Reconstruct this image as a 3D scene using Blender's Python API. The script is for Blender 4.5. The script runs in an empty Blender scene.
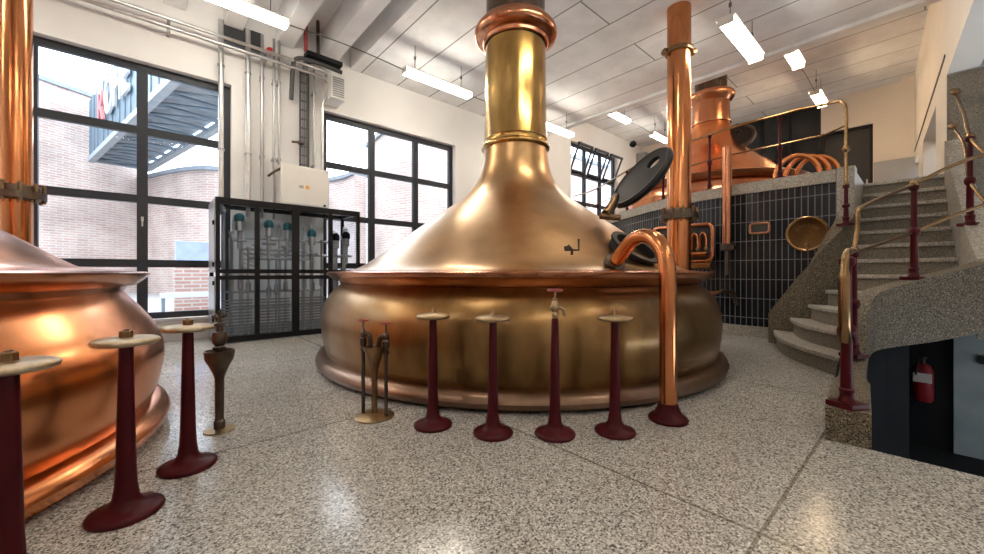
import bpy, bmesh, math, random
from mathutils import Vector, Matrix
random.seed(4)
S = bpy.context.scene
COL = S.collection
PI = math.pi

# ------------------------------------------------------------------ helpers
F = 385.0
def at(px, py, t):
    """point seen at pixel (px,py) of the 984x554 photograph at depth t (m)"""
    a = (px - 492) / F
    return Vector(((.664 + .747 * a) * t, (.747 - .664 * a) * t, 1 + (273 - py) * t / F))
def ground(px, py):
    return at(px, py, F / (py - 273))
FWD = Vector((.664, .747, 0)); RGT = Vector((.747, -.664, 0)); UP = Vector((0, 0, 1))

class MB:
    def __init__(self):
        self.v = []; self.f = []; self.uv = []
    def add(self, vs, fs, uvs=None):
        n = len(self.v)
        self.v += [Vector(p) for p in vs]
        for i, f in enumerate(fs):
            self.f.append([k + n for k in f])
            self.uv.append(uvs[i] if uvs else [(0, 0)] * len(f))
        return self
    def box(self, a, b):
        x0, y0, z0 = a; x1, y1, z1 = b
        vs = [(x0,y0,z0),(x1,y0,z0),(x1,y1,z0),(x0,y1,z0),(x0,y0,z1),(x1,y0,z1),(x1,y1,z1),(x0,y1,z1)]
        return self.add(vs, [(0,3,2,1),(4,5,6,7),(0,1,5,4),(1,2,6,5),(2,3,7,6),(3,0,4,7)])
    def obox(self, c, ax, ay, az, sx, sy, sz):
        """box centred at c with unit axes and full sizes"""
        c = Vector(c); ax = Vector(ax) * sx / 2; ay = Vector(ay) * sy / 2; az = Vector(az) * sz / 2
        vs = [c + i * ax + j * ay + k * az for k in (-1, 1) for i, j in ((-1,-1),(1,-1),(1,1),(-1,1))]
        return self.add(vs, [(0,3,2,1),(4,5,6,7),(0,1,5,4),(1,2,6,5),(2,3,7,6),(3,0,4,7)])
    def prism(self, poly, z0, z1):
        n = len(poly)
        zz0 = z0 if isinstance(z0, (list, tuple)) else [z0] * n
        zz1 = z1 if isinstance(z1, (list, tuple)) else [z1] * n
        vs = [(p[0], p[1], zz0[i]) for i, p in enumerate(poly)] + [(p[0], p[1], zz1[i]) for i, p in enumerate(poly)]
        fs = [tuple(range(n))[::-1], tuple(range(n, 2 * n))]
        fs += [(i, (i + 1) % n, n + (i + 1) % n, n + i) for i in range(n)]
        return self.add(vs, fs)
    def lathe(self, prof, c=(0, 0, 0), n=32, cap=True, axis=UP):
        c = Vector(c)
        q = UP.rotation_difference(Vector(axis).normalized())
        vs = []; fs = []
        for r, z in prof:
            for k in range(n):
                t = 2 * PI * k / n
                vs.append(c + q @ Vector((r * math.cos(t), r * math.sin(t), z)))
        m = len(prof)
        for j in range(m - 1):
            for k in range(n):
                k2 = (k + 1) % n
                fs.append((j*n + k, j*n + k2, (j+1)*n + k2, (j+1)*n + k))
        if cap:
            fs.append(tuple(range(n))[::-1]); fs.append(tuple(range((m-1)*n, m*n)))
        return self.add(vs, fs)
    def tube(self, path, r, n=10, closed=False, cap=True):
        P = [Vector(p) for p in path]
        m = len(P)
        rr = r if isinstance(r, (list, tuple)) else [r] * m
        vs = []; fs = []
        prev = None
        for i in range(m):
            if closed: d = (P[(i+1) % m] - P[i-1])
            elif i == 0: d = P[1] - P[0]
            elif i == m-1: d = P[-1] - P[-2]
            else: d = (P[i+1] - P[i]).normalized() + (P[i] - P[i-1]).normalized()
            d.normalize()
            if prev is None:
                u = d.cross(UP)
                if u.length < 1e-3: u = d.cross(Vector((1, 0, 0)))
                u.normalize()
            else:
                u = prev - d * prev.dot(d)
                u.normalize()
            prev = u
            w = d.cross(u)
            for k in range(n):
                t = 2 * PI * k / n
                vs.append(P[i] + rr[i] * (math.cos(t) * u + math.sin(t) * w))
        for i in range(m if closed else m - 1):
            i2 = (i + 1) % m
            for k in range(n):
                k2 = (k + 1) % n
                fs.append((i*n + k, i*n + k2, i2*n + k2, i2*n + k))
        if cap and not closed:
            fs.append(tuple(range(n))[::-1]); fs.append(tuple(range((m-1)*n, m*n)))
        return self.add(vs, fs)
    def ribbon(self, path, z0, z1, w):
        """vertical wall along path, bottom/top heights per point, thickness w; UV = (arc length, z)"""
        m = len(path)
        P = [Vector((p[0], p[1])) for p in path]
        Z0 = z0 if isinstance(z0, (list, tuple)) else [z0] * m
        Z1 = z1 if isinstance(z1, (list, tuple)) else [z1] * m
        W = w if isinstance(w, (list, tuple)) else [w] * m
        s = [0]
        for i in range(1, m): s.append(s[-1] + (P[i] - P[i-1]).length)
        vs = []
        for i in range(m):
            d = (P[min(i+1, m-1)] - P[max(i-1, 0)]).normalized()
            nrm = Vector((-d.y, d.x))
            a = P[i] + nrm * W[i] / 2; b = P[i] - nrm * W[i] / 2
            vs += [(a.x, a.y, Z0[i]), (a.x, a.y, Z1[i]), (b.x, b.y, Z1[i]), (b.x, b.y, Z0[i])]
        fs = []; uv = []
        for i in range(m - 1):
            o, p = 4*i, 4*i + 4
            for k in range(4):
                k2 = (k + 1) % 4
                fs.append((o + k, p + k, p + k2, o + k2))
                zz = lambda j, q: (Z0, Z1, Z1, Z0)[q][j] + ((.1 if q in (2, 3) else 0) if k in (1, 3) else 0)
                uv.append([(s[i], zz(i, k)), (s[i+1], zz(i+1, k)), (s[i+1], zz(i+1, k2)), (s[i], zz(i, k2))])
        fs.append((0, 1, 2, 3)); uv.append([(0, Z0[0]), (0, Z1[0]), (W[0], Z1[0]), (W[0], Z0[0])])
        e = 4 * (m - 1)
        fs.append((e+3, e+2, e+1, e)); uv.append([(W[-1], Z0[-1]), (W[-1], Z1[-1]), (0, Z1[-1]), (0, Z0[-1])])
        return self.add(vs, fs, uv)
    def build(self, name, mat, parent=None, smooth=True, bevel=0, angle=38):
        off = Vector((0, 0, 0))
        if parent is not None:
            p = parent
            while p is not None:
                off = off + p.location; p = p.parent
        me = bpy.data.meshes.new(name)
        me.from_pydata([v - off for v in self.v], [], self.f)
        bm = bmesh.new(); bm.from_mesh(me)
        bmesh.ops.recalc_face_normals(bm, faces=bm.faces)
        bm.to_mesh(me); bm.free()
        if any(any(c != (0, 0) for c in u) for u in self.uv):
            lay = me.uv_layers.new(name='UVMap')
            for poly, src, u in zip(me.polygons, self.f, self.uv):
                mp = {}
                for vi, c in zip(src, u): mp[vi] = c
                for li in poly.loop_indices:
                    lay.data[li].uv = mp[me.loops[li].vertex_index]
        if smooth:
            for p in me.polygons: p.use_smooth = True
            me.set_sharp_from_angle(angle=math.radians(angle))
        me.materials.append(mat)
        o = bpy.data.objects.new(name, me)
        COL.objects.link(o)
        if parent is not None: o.parent = parent
        if bevel:
            b = o.modifiers.new('bevel', 'BEVEL'); b.width = bevel; b.segments = 2; b.limit_method = 'ANGLE'
            b.angle_limit = math.radians(50)
        return o

def tag(o, label, cat, group=None, kind=None):
    o['label'] = label; o['category'] = cat
    if group: o['group'] = group
    if kind: o['kind'] = kind
    return o
def empty(name, loc):
    o = bpy.data.objects.new(name, None); o.empty_display_size = .1
    o.location = loc; COL.objects.link(o); return o
def thing(name, label, cat, loc, group=None):
    return tag(empty(name, Vector(loc)), label, cat, group)
def struct(o):
    o['kind'] = 'structure'; return o
def copy_tree(o, loc=None, parent=None):
    c = o.copy(); COL.objects.link(c)
    if parent is not None: c.parent = parent
    if loc is not None: c.location = loc
    for ch in [x for x in o.children]: copy_tree(ch, None, c)
    return c
def smoothpath(pts, k=6, closed=False):
    """Catmull-Rom through pts"""
    P = [Vector(p) for p in pts]; out = []
    n = len(P)
    for i in range(n - 1):
        p0 = P[max(i-1, 0)]; p1 = P[i]; p2 = P[i+1]; p3 = P[min(i+2, n-1)]
        for j in range(k):
            t = j / k
            out.append(.5 * ((2*p1) + (p2 - p0)*t + (2*p0 - 5*p1 + 4*p2 - p3)*t*t + (3*p1 - p0 - 3*p2 + p3)*t**3))
    out.append(P[-1]); return out
def interp(prof, k=6):
    return [(p.x, p.y) for p in smoothpath([(a, b, 0) for a, b in prof], k)]

# ------------------------------------------------------------------ materials
def newmat(name):
    m = bpy.data.materials.new(name); m.use_nodes = True
    nt = m.node_tree
    return m, nt, nt.nodes['Principled BSDF']
def node(nt, typ, **kw):
    n = nt.nodes.new(typ)
    for k, v in kw.items():
        if k in n.inputs: n.inputs[k].default_value = v
        else: setattr(n, k, v)
    return n
def ramp(nt, stops):
    r = nt.nodes.new('ShaderNodeValToRGB')
    e = r.color_ramp.elements
    while len(e) < len(stops): e.new(.5)
    for i, (p, c) in enumerate(stops):
        e[i].position = p; e[i].color = (*c, 1) if len(c) == 3 else c
    return r
def mixcol(nt, fac, a, b, mode='MIX'):
    n = nt.nodes.new('ShaderNodeMix'); n.data_type = 'RGBA'; n.blend_type = mode
    for sock, val in ((n.inputs[0], fac), (n.inputs[6], a), (n.inputs[7], b)):
        if hasattr(val, 'is_linked') or isinstance(val, bpy.types.NodeSocket): nt.links.new(val, sock)
        elif isinstance(val, (int, float)): sock.default_value = val
        else: sock.default_value = (*val, 1)
    return n.outputs[2]
def coord(nt, scale=(1, 1, 1), uv=False):
    tc = nt.nodes.new('ShaderNodeTexCoord'); mp = nt.nodes.new('ShaderNodeMapping')
    mp.inputs['Scale'].default_value = scale
    nt.links.new(tc.outputs['UV' if uv else 'Object'], mp.inputs['Vector'])
    return mp.outputs['Vector']
def plain(name, col, rough=.5, metal=0, var=.12, scale=4, bump=0, spec=None, coat=0):
    m, nt, b = newmat(name)
    v = coord(nt)
    n = node(nt, 'ShaderNodeTexNoise', Scale=scale, Detail=4.0)
    nt.links.new(v, n.inputs['Vector'])
    lo = tuple(c * (1 - var) for c in col); hi = tuple(min(1, c * (1 + var)) for c in col)
    r = ramp(nt, [(.3, lo), (.7, hi)])
    nt.links.new(n.outputs['Fac'], r.inputs['Fac'])
    nt.links.new(r.outputs['Color'], b.inputs['Base Color'])
    b.inputs['Roughness'].default_value = rough; b.inputs['Metallic'].default_value = metal
    b.inputs['Coat Weight'].default_value = coat
    if spec is not None: b.inputs['Specular IOR Level'].default_value = spec
    if bump:
        bp = node(nt, 'ShaderNodeBump', Strength=bump, Distance=.01)
        n2 = node(nt, 'ShaderNodeTexNoise', Scale=scale * 12, Detail=3.0)
        nt.links.new(v, n2.inputs['Vector'])
        nt.links.new(n2.outputs['Fac'], bp.inputs['Height']); nt.links.new(bp.outputs['Normal'], b.inputs['Normal'])
    return m
def metal(name, c1, c2, rough=(.22, .42), scale=1.6, stretch=(1, 1, .5), c3=None, dent=0, coat=0):
    m, nt, b = newmat(name)
    v = coord(nt, stretch)
    n = node(nt, 'ShaderNodeTexNoise', Scale=scale, Detail=6.0, Roughness=.6)
    nt.links.new(v, n.inputs['Vector'])
    stops = [(.32, c1), (.68, c2)] if c3 is None else [(.3, c1), (.52, c2), (.72, c3)]
    r = ramp(nt, stops); nt.links.new(n.outputs['Fac'], r.inputs['Fac'])
    n2 = node(nt, 'ShaderNodeTexNoise', Scale=scale * 4, Detail=5.0, Roughness=.6)
    nt.links.new(v, n2.inputs['Vector'])
    r2 = ramp(nt, [(.3, (.90, .89, .88)), (.65, (1.03, 1.03, 1.03))]); nt.links.new(n2.outputs['Fac'], r2.inputs['Fac'])
    nt.links.new(mixcol(nt, 1.0, r.outputs['Color'], r2.outputs['Color'], 'MULTIPLY'), b.inputs['Base Color'])
    b.inputs['Metallic'].default_value = 1
    mr = nt.nodes.new('ShaderNodeMapRange')
    mr.inputs['From Min'].default_value = .3; mr.inputs['From Max'].default_value = .7
    mr.inputs['To Min'].default_value = rough[0]; mr.inputs['To Max'].default_value = rough[1]
    nt.links.new(n2.outputs['Fac'], mr.inputs['Value']); nt.links.new(mr.outputs['Result'], b.inputs['Roughness'])
    b.inputs['Coat Weight'].default_value = coat; b.inputs['Coat Roughness'].default_value = .2; b.inputs['Coat IOR'].default_value = 1.6
    if dent:
        n3 = node(nt, 'ShaderNodeTexNoise', Scale=dent, Detail=1.0); nt.links.new(v, n3.inputs['Vector'])
        bp = node(nt, 'ShaderNodeBump', Strength=.25, Distance=.012)
        nt.links.new(n3.outputs['Fac'], bp.inputs['Height']); nt.links.new(bp.outputs['Normal'], b.inputs['Normal'])
    return m
def speckle(name, stops, scale, rough=(.2, .35), tint=None, seams=None, bump=0, spec=.5):
    m, nt, b = newmat(name)
    v = coord(nt)
    vo = node(nt, 'ShaderNodeTexVoronoi', Scale=scale); nt.links.new(v, vo.inputs['Vector'])
    sep = nt.nodes.new('ShaderNodeSeparateColor'); nt.links.new(vo.outputs['Color'], sep.inputs[0])
    r = ramp(nt, stops); r.color_ramp.interpolation = 'CONSTANT'
    nt.links.new(sep.outputs[0], r.inputs['Fac'])
    n = node(nt, 'ShaderNodeTexNoise', Scale=.9, Detail=5.0); nt.links.new(v, n.inputs['Vector'])
    r2 = ramp(nt, [(.3, (.84, .83, .82)), (.7, (1.06, 1.05, 1.03))]); nt.links.new(n.outputs['Fac'], r2.inputs['Fac'])
    c = mixcol(nt, 1.0, r.outputs['Color'], r2.outputs['Color'], 'MULTIPLY')
    if seams:
        br = node(nt, 'ShaderNodeTexBrick', Scale=1.0)
        br.offset = 0
        br.inputs['Color1'].default_value = (1, 1, 1, 1); br.inputs['Color2'].default_value = (.93, .93, .93, 1)
        br.inputs['Mortar'].default_value = (.5, .47, .43, 1)
        br.inputs['Mortar Size'].default_value = .008
        br.inputs['Brick Width'].default_value = seams[0]; br.inputs['Row Height'].default_value = seams[1]
        mp = nt.nodes.new('ShaderNodeMapping'); mp.inputs['Location'].default_value = (seams[2], seams[3], 0)
        nt.links.new(v, mp.inputs['Vector']); nt.links.new(mp.outputs['Vector'], br.inputs['Vector'])
        c = mixcol(nt, 1.0, c, br.outputs['Color'], 'MULTIPLY')
    nt.links.new(c, b.inputs['Base Color'])
    mr = nt.nodes.new('ShaderNodeMapRange')
    mr.inputs['To Min'].default_value = rough[0]; mr.inputs['To Max'].default_value = rough[1]
    nt.links.new(n.outputs['Fac'], mr.inputs['Value']); nt.links.new(mr.outputs['Result'], b.inputs['Roughness'])
    b.inputs['Specular IOR Level'].default_value = spec
    return m
def bricks(name, c1, c2, mortar, w, h, ms, rough=.85, offset=.5, coat=0, spec=.5, stain=True):
    m, nt, b = newmat(name)
    v = coord(nt, uv=True)
    br = node(nt, 'ShaderNodeTexBrick', Scale=1.0); br.offset = offset
    br.inputs['Color1'].default_value = (*c1, 1); br.inputs['Color2'].default_value = (*c2, 1)
    br.inputs['Mortar'].default_value = (*mortar, 1); br.inputs['Mortar Size'].default_value = ms
    br.inputs['Brick Width'].default_value = w; br.inputs['Row Height'].default_value = h
    nt.links.new(v, br.inputs['Vector'])
    c = br.outputs['Color']
    if stain:
        n = node(nt, 'ShaderNodeTexNoise', Scale=.7, Detail=6.0); nt.links.new(v, n.inputs['Vector'])
        r = ramp(nt, [(.35, (.8, .78, .78)), (.65, (1.1, 1.1, 1.1))]); nt.links.new(n.outputs['Fac'], r.inputs['Fac'])
        c = mixcol(nt, 1.0, c, r.outputs['Color'], 'MULTIPLY')
    nt.links.new(c, b.inputs['Base Color'])
    b.inputs['Roughness'].default_value = rough
    b.inputs['Coat Weight'].default_value = coat; b.inputs['Specular IOR Level'].default_value = spec
    bp = node(nt, 'ShaderNodeBump', Strength=.3, Distance=.004); bp.invert = True
    nt.links.new(br.outputs['Fac'], bp.inputs['Height']); nt.links.new(bp.outputs['Normal'], b.inputs['Normal'])
    return m
def emis(name, col, strength):
    m, nt, b = newmat(name)
    b.inputs['Base Color'].default_value = (.9, .9, .88, 1)
    b.inputs['Emission Color'].default_value = (*col, 1); b.inputs['Emission Strength'].default_value = strength
    return m
def glass(name, tint=(1, 1, 1), refl=.08):
    m = bpy.data.materials.new(name); m.use_nodes = True
    nt = m.node_tree; nt.nodes.clear()
    out = nt.nodes.new('ShaderNodeOutputMaterial')
    t = nt.nodes.new('ShaderNodeBsdfTransparent'); t.inputs[0].default_value = (*tint, 1)
    g = nt.nodes.new('ShaderNodeBsdfGlossy'); g.inputs['Roughness'].default_value = .02
    fr = node(nt, 'ShaderNodeLayerWeight', Blend=refl)
    mx = nt.nodes.new('ShaderNodeMixShader')
    nt.links.new(fr.outputs['Fresnel'], mx.inputs[0]); nt.links.new(t.outputs[0], mx.inputs[1]); nt.links.new(g.outputs[0], mx.inputs[2])
    nt.links.new(mx.outputs[0], out.inputs['Surface'])
    return m

M = {}
M['terrazzo'] = speckle('terrazzo', [(0, (.10, .096, .09)), (.14, (.27, .255, .235)), (.36, (.44, .42, .39)), (.68, (.58, .56, .53)), (.88, (.74, .72, .69))],
                        150, (.12, .24), seams=(2.35, 2.2, .6, 1.78))
M['granite'] = speckle('granite', [(0, (.03, .024, .017)), (.16, (.095, .077, .054)), (.45, (.155, .128, .092)), (.78, (.21, .178, .132)), (.94, (.35, .31, .25))], 150, (.45, .6), spec=.15)
M['granite_fine'] = speckle('granite_fine', [(0, (.11, .093, .072)), (.25, (.18, .155, .122)), (.6, (.24, .21, .168)), (.85, (.30, .27, .222))], 170, (.5, .65), spec=.2)
M['granite_cap'] = speckle('granite_cap', [(0, (.22, .2, .17)), (.3, (.33, .305, .265)), (.7, (.43, .405, .36))], 90, (.4, .55))
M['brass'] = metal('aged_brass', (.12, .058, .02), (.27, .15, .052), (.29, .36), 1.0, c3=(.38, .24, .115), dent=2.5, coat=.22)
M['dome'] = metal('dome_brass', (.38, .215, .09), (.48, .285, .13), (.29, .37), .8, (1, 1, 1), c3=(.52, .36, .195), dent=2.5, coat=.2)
M['tower'] = metal('tower_brass', (.34, .20, .065), (.50, .305, .10), (.2, .255), 1.8, (1, 1, .35), c3=(.60, .40, .155))
M['copper'] = metal('copper', (.46, .19, .10), (.64, .28, .15), (.19, .25), 1.2)
M['copper_bright'] = metal('copper_bright', (.70, .235, .09), (.79, .31, .13), (.2, .26), 1.0, c3=(.83, .38, .185), dent=2.5)
M['copper_dark'] = metal('copper_dark', (.32, .15, .09), (.5, .25, .15), (.29, .4), 2.2)
M['copper_pipe'] = metal('copper_pipe', (.43, .165, .068), (.60, .235, .095), (.16, .22), 1.6, (1, 1, .3), c3=(.68, .31, .14))
M['brass_rail'] = metal('brass_rail', (.21, .125, .055), (.34, .21, .105), (.2, .26), 3)
M['brass_pale'] = metal('brass_pale', (.27, .185, .095), (.44, .33, .2), (.32, .45), 9)
M['wheel_tan'] = metal('wheel_tan', (.36, .27, .17), (.58, .49, .36), (.36, .46), 12)
M['bronze_mid'] = metal('bronze_mid', (.07, .034, .013), (.13, .068, .028), (.4, .5), 4)
M['ring'] = metal('base_ring_bronze', (.16, .095, .06), (.27, .165, .11), (.29, .38), 1.4, coat=.15)
M['bronze'] = metal('bronze', (.16, .09, .05), (.3, .19, .1), (.3, .45), 8)
M['bronze_dark'] = metal('bronze_dark', (.07, .055, .05), (.16, .12, .09), (.3, .45), 8)
M['steel'] = metal('stainless_steel', (.5, .5, .5), (.66, .66, .66), (.28, .34), 3)
M['steel_grey'] = metal('galvanised_steel', (.34, .34, .35), (.46, .46, .47), (.32, .42), 3)
M['maroon'] = plain('maroon_paint', (.055, .003, .006), .36, var=.2, spec=.16)
M['black_iron'] = plain('black_iron', (.011, .010, .011), .5, var=.3, scale=9, spec=.2)
M['black_frame'] = plain('black_frame', (.011, .011, .013), .45, var=.15, spec=.2)
M['window_frame'] = plain('window_frame_grey', (.030, .034, .042), .45, var=.1, spec=.25)
M['white_wall'] = plain('white_wall', (.78, .77, .76), .85, var=.04, scale=1.3, bump=.05)
M['cream_wall'] = plain('cream_wall', (.8, .74, .66), .85, var=.04, scale=1.3, bump=.05)
M['grey_wall'] = plain('grey_wall', (.42, .42, .43), .8, var=.05)
M['ceiling'] = plain('ceiling_white', (.84, .85, .87), .9, var=.06, scale=2.2, bump=.08)
M['dark_void'] = plain('void_shade', (.03, .03, .032), .6)  # near-black colour takes the place of shade inside openings and recesses
M['pit'] = plain('pit_shade', (.012, .013, .015), .8, spec=.1)  # near-black, so the stairwell's shade sits in the colour
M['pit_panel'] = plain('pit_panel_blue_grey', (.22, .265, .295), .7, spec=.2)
M['red'] = plain('red_paint', (.5, .02, .03), .35)
M['red_in_shade'] = plain('red_paint_in_shade', (.16, .008, .012), .45, spec=.2)  # red paint darkened for the shade under the stairs
M['wheel_red'] = plain('wheel_red', (.32, .05, .045), .4)
M['teal'] = plain('teal_plastic', (.02, .16, .18), .35)
M['white_box'] = plain('white_box', (.78, .77, .74), .45, var=.03)
M['lamp'] = emis('lamp_tube', (1.0, .92, .78), 30)
M['lamp_back'] = emis('lamp_tube_far', (1.0, .74, .44), 42)
M['lamp_body'] = plain('lamp_housing', (.8, .78, .72), .4)
M['cable'] = plain('cable_grey', (.12, .12, .13), .6)
M['glass'] = glass('window_glass', (.97, .985, 1.0), .06)
M['cab_glass'] = glass('cabinet_glass', (.88, .92, .96), .14)
M['dark_glass'] = plain('dark_glass', (.012, .016, .02), .06, var=.1)
M['tile'] = bricks('black_tile', (.007, .008, .011), (.012, .014, .019), (.20, .205, .215), .076, .30, .005, .2, 0, 0, .28, False)
M['brick'] = bricks('pale_brick', (.42, .27, .23), (.48, .36, .32), (.50, .47, .44), .44, .11, .022, .9)
M['brick_red'] = bricks('red_brick', (.38, .2, .16), (.43, .27, .23), (.46, .43, .41), .36, .1, .018, .9)
M['cladding'] = plain('blue_grey_cladding', (.10, .15, .19), .5)
M['steel_beam'] = plain('pale_steel', (.30, .34, .38), .5)
M['duct_dark'] = plain('duct_dark', (.055, .058, .062), .5)
M['steel_dark'] = plain('dark_steel', (.16, .20, .24), .5)
M['letter_white'] = plain('letter_white', (.55, .56, .58), .5, var=.02)
M['letter_red'] = plain('letter_red', (.5, .16, .16), .5, var=.02)
M['asphalt'] = plain('yard_ground', (.36, .35, .34), .9)
M['roof'] = plain('roof_edge', (.2, .22, .25), .7)
M['orange'] = plain('orange_mark', (.8, .4, .08), .5)
M['blue_box'] = plain('blue_box', (.3, .36, .6), .5)

# ------------------------------------------------------------------ the room shell
WY = 7.4            # window wall (inside face)
CZ, CZ2 = 4.95, 5.95  # ceilings of the two bays
XB = 8.45           # where the ceiling steps up
XE = 14.5           # end wall
PZ = 2.35           # upper platform
XW, YS = -6.0, -4.2

# floor with the stairwell opening left out
f = MB().prism([(XW, YS), (3.06, YS), (3.05, .24), (4.7, .36), (8.4, .36), (9.9, WY), (XW, WY)], -.12, 0)
struct(f.build('floor', M['terrazzo'], smooth=False))
struct(MB().prism([(7.06, .66), (8.16, .66), (8.16, -.25), (XE, -.25), (XE, WY), (9.85, WY), (9.2, 5.9), (8.48, 4.9), (7.85, 4.0), (7.42, 3.3), (7.22, 2.6), (7.08, 1.9)], PZ - .15, PZ).build('floor_platform', M['granite_fine'], smooth=False))

# window wall with openings
def wall_with_holes(name, mat, x0, x1, y0, y1, z0, z1, holes):
    xs = sorted({x0, x1, *[h[0] for h in holes], *[h[1] for h in holes]})
    mb = MB()
    for a, b in zip(xs[:-1], xs[1:]):
        zs = [(h[2], h[3]) for h in holes if h[0] <= a and h[1] >= b]
        if not zs: mb.box((a, y0, z0), (b, y1, z1))
        for h0, h1 in zs:
            mb.box((a, y0, z0), (b, y1, h0)); mb.box((a, y0, h1), (b, y1, z1))
    return struct(mb.build(name, mat, smooth=False))
W1 = (-2.15, .98, .33, 4.02); W2 = (2.40, 5.42, .33, 4.02); W3 = (9.9, 12.65, 2.5, 5.18); W4 = (-5.9, -2.75, .33, 4.02)
wall_with_holes('wall_left', M['white_wall'], XW - .3, XE + .3, WY, WY + .34, -.1, 6.1, [W1, W2, W3, W4])
def window(n, W, cols, zs, handle=None, sash=False):
    r = struct(empty('window_%d' % n, ((W[0] + W[1]) / 2, WY + .16, W[2])))
    y0, y1 = WY + .12, WY + .2
    b = .055
    m = MB()
    m.box((W[0], y0, W[2]), (W[0] + .1, y1, W[3])); m.box((W[1] - .1, y0, W[2]), (W[1], y1, W[3]))
    for c in cols: m.box((c - .06, y0, W[2]), (c + .06, y1, W[3]))
    e = [W[0] + .1] + [v for c in cols for v in (c - .06, c + .06)] + [W[1] - .1]
    for i in range(0, len(e), 2):
        for z in zs: m.box((e[i], y0 + .004, z - b), (e[i+1], y1 - .004, z + b))
        m.box((e[i], y0 + .004, W[3] - .1), (e[i+1], y1 - .004, W[3])); m.box((e[i], y0 + .004, W[2]), (e[i+1], y1 - .004, W[2] + .09))
    m.build('window_frame', M['window_frame'], r, smooth=False)
    MB().box((W[0] + .05, WY + .155, W[2] + .05), (W[1] - .05, WY + .163, W[3] - .05)).build('window_glass', M['glass'], r, smooth=False)
    MB().box((W[0] - .03, WY - .05, W[2] - .05), (W[1] + .03, WY + .12, W[2] - .002)).build('window_sill', M['grey_wall'], r, smooth=False)
    if handle:
        hm = MB().box((handle[0] - .015, WY + .08, handle[1] - .03), (handle[0] + .015, WY + .118, handle[1] + .03))
        hm.tube([(handle[0], WY + .07, handle[1] + .01), (handle[0], WY + .07, handle[1] - .11)], .009)
        hm.build('window_handle', M['steel'], r)
    if sash:
        e2 = [W[0]] + cols + [W[1]]
        for a, bb in zip(e2[:-1], e2[1:]):
            s = MB()
            zb, zt = zs[-1] + .06, W[3] - .12
            yb, yt = y0 - .01, y0 - .34
            for (xa, xb) in ((a + .07, a + .13), (bb - .13, bb - .07)):
                s.add([(xa, yb, zb), (xb, yb, zb), (xb, yt, zt), (xa, yt, zt), (xa, yb - .04, zb), (xb, yb - .04, zb), (xb, yt - .04, zt), (xa, yt - .04, zt)],
                      [(0,1,2,3),(7,6,5,4),(0,4,5,1),(1,5,6,2),(2,6,7,3),(3,7,4,0)])
            s.box((a + .07, yt - .05, zt - .03), (bb - .07, yt + .01, zt + .03)); s.box((a + .07, yb - .05, zb - .02), (bb - .07, yb + .0, zb + .04))
            s.build('tilted_sash', M['window_frame'], r, smooth=False)
    return r
window(1, W1, [-1.13, -.08], [1.14, 2.07, 3.06], handle=(-.08, 1.78))
window(2, W2, [3.4, 4.42], [1.14, 2.07, 3.06])
window(3, W3, [10.82, 11.74], [3.3, 4.22], sash=True)
window(4, W4, [-4.9, -3.85], [1.14, 2.07, 3.06])  # unseen window, added for the daylight it brings in
# other walls
struct(MB().box((XW - .3, YS, -.1), (XW, WY, 6.1)).build('wall_west', M['white_wall'], smooth=False))
struct(MB().box((XW - .3, YS - .3, -.1), (8.5, YS, 6.1)).build('wall_back', M['white_wall'], smooth=False))
struct(MB().box((XW, WY - .03, 0), (2.5, WY - .001, .16)).box((2.5, WY - .03, 0), (8.6, WY - .001, .16)).build('baseboard_left', M['grey_wall'], smooth=False))
# granite wall facing the stairs, plastered above
struct(MB().box((8.15, YS, -.1), (8.45, -.2, 3.7)).build('wall_granite', M['granite_fine'], smooth=False))
struct(MB().box((8.16, YS, 3.7), (8.44, -.2, CZ)).build('wall_granite_upper', M['grey_wall'], smooth=False))
# long upper wall over the stairs and the openings beside the landing
def lw(s): return (8.15 + 1.409 * s, -.2 + .085 * s)
pts = [lw(-2.6), lw(4.6)]
m = MB().prism([pts[0], pts[1], (pts[1][0], pts[1][1] - .28), (pts[0][0], pts[0][1] - .28)], 3.72, CZ2)
struct(m.build('wall_right_upper', M['cream_wall'], smooth=False))
pts = [lw(.06), lw(.98)]
m = MB().prism([pts[0], pts[1], (pts[1][0], pts[1][1] - .26), (pts[0][0], pts[0][1] - .26)], PZ, 3.719)
pts = [lw(2.7), lw(3.5)]
m.prism([pts[0], pts[1], (pts[1][0], pts[1][1] - .26), (pts[0][0], pts[0][1] - .26)], PZ, 3.719)
struct(m.build('wall_right_piers', M['cream_wall'], smooth=False))
m = MB(); p0, p1 = lw(.12), lw(4.5)
m.prism([(p0[0], p0[1] + .012), (p1[0], p1[1] + .012), (p1[0], p1[1] - .01), (p0[0], p0[1] - .01)], 4.02, 4.06)
struct(m.build('trim_1', M['window_frame'], smooth=False))
struct(MB().box((8.45, -1.7, PZ), (XE, -1.5, 4.3)).box((8.45, -1.5, PZ - .1), (XE, -.25, PZ - .001)).build('wall_recess', M['granite_fine'], smooth=False))
# end wall
m = MB()
m.box((XE, 4.9, PZ), (XE + .25, WY, CZ2)); m.box((XE, .93 - 1.1, PZ), (XE + .25, .93, CZ2)); m.box((XE, .93, 5.02), (XE + .25, 2.0, CZ2))
struct(m.build('wall_end', M['cream_wall'], smooth=False))
struct(MB().box((XE - .25, -.1, PZ), (XE - .002, .42, CZ2)).build('wall_end_pier', M['cream_wall'], smooth=False))
struct(MB().box((XE - .3, -.12, PZ), (XE - .004, .9, 3.9)).build('trim_2', M['grey_wall'], smooth=False))
d = struct(empty('door_1', (XE + .1, 1.46, PZ)))
MB().box((XE + .12, .93, PZ), (XE + .18, 2.0, 5.02)).build('door_leaf', M['dark_void'], d, smooth=False)
MB().box((XE + .04, .93, PZ), (XE + .12, .99, 5.02)).box((XE + .04, 1.94, PZ), (XE + .12, 2.0, 5.02)).box((XE + .04, .99, 4.96), (XE + .12, 1.94, 5.02)).build('door_frame', M['black_frame'], d, smooth=False)
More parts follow.
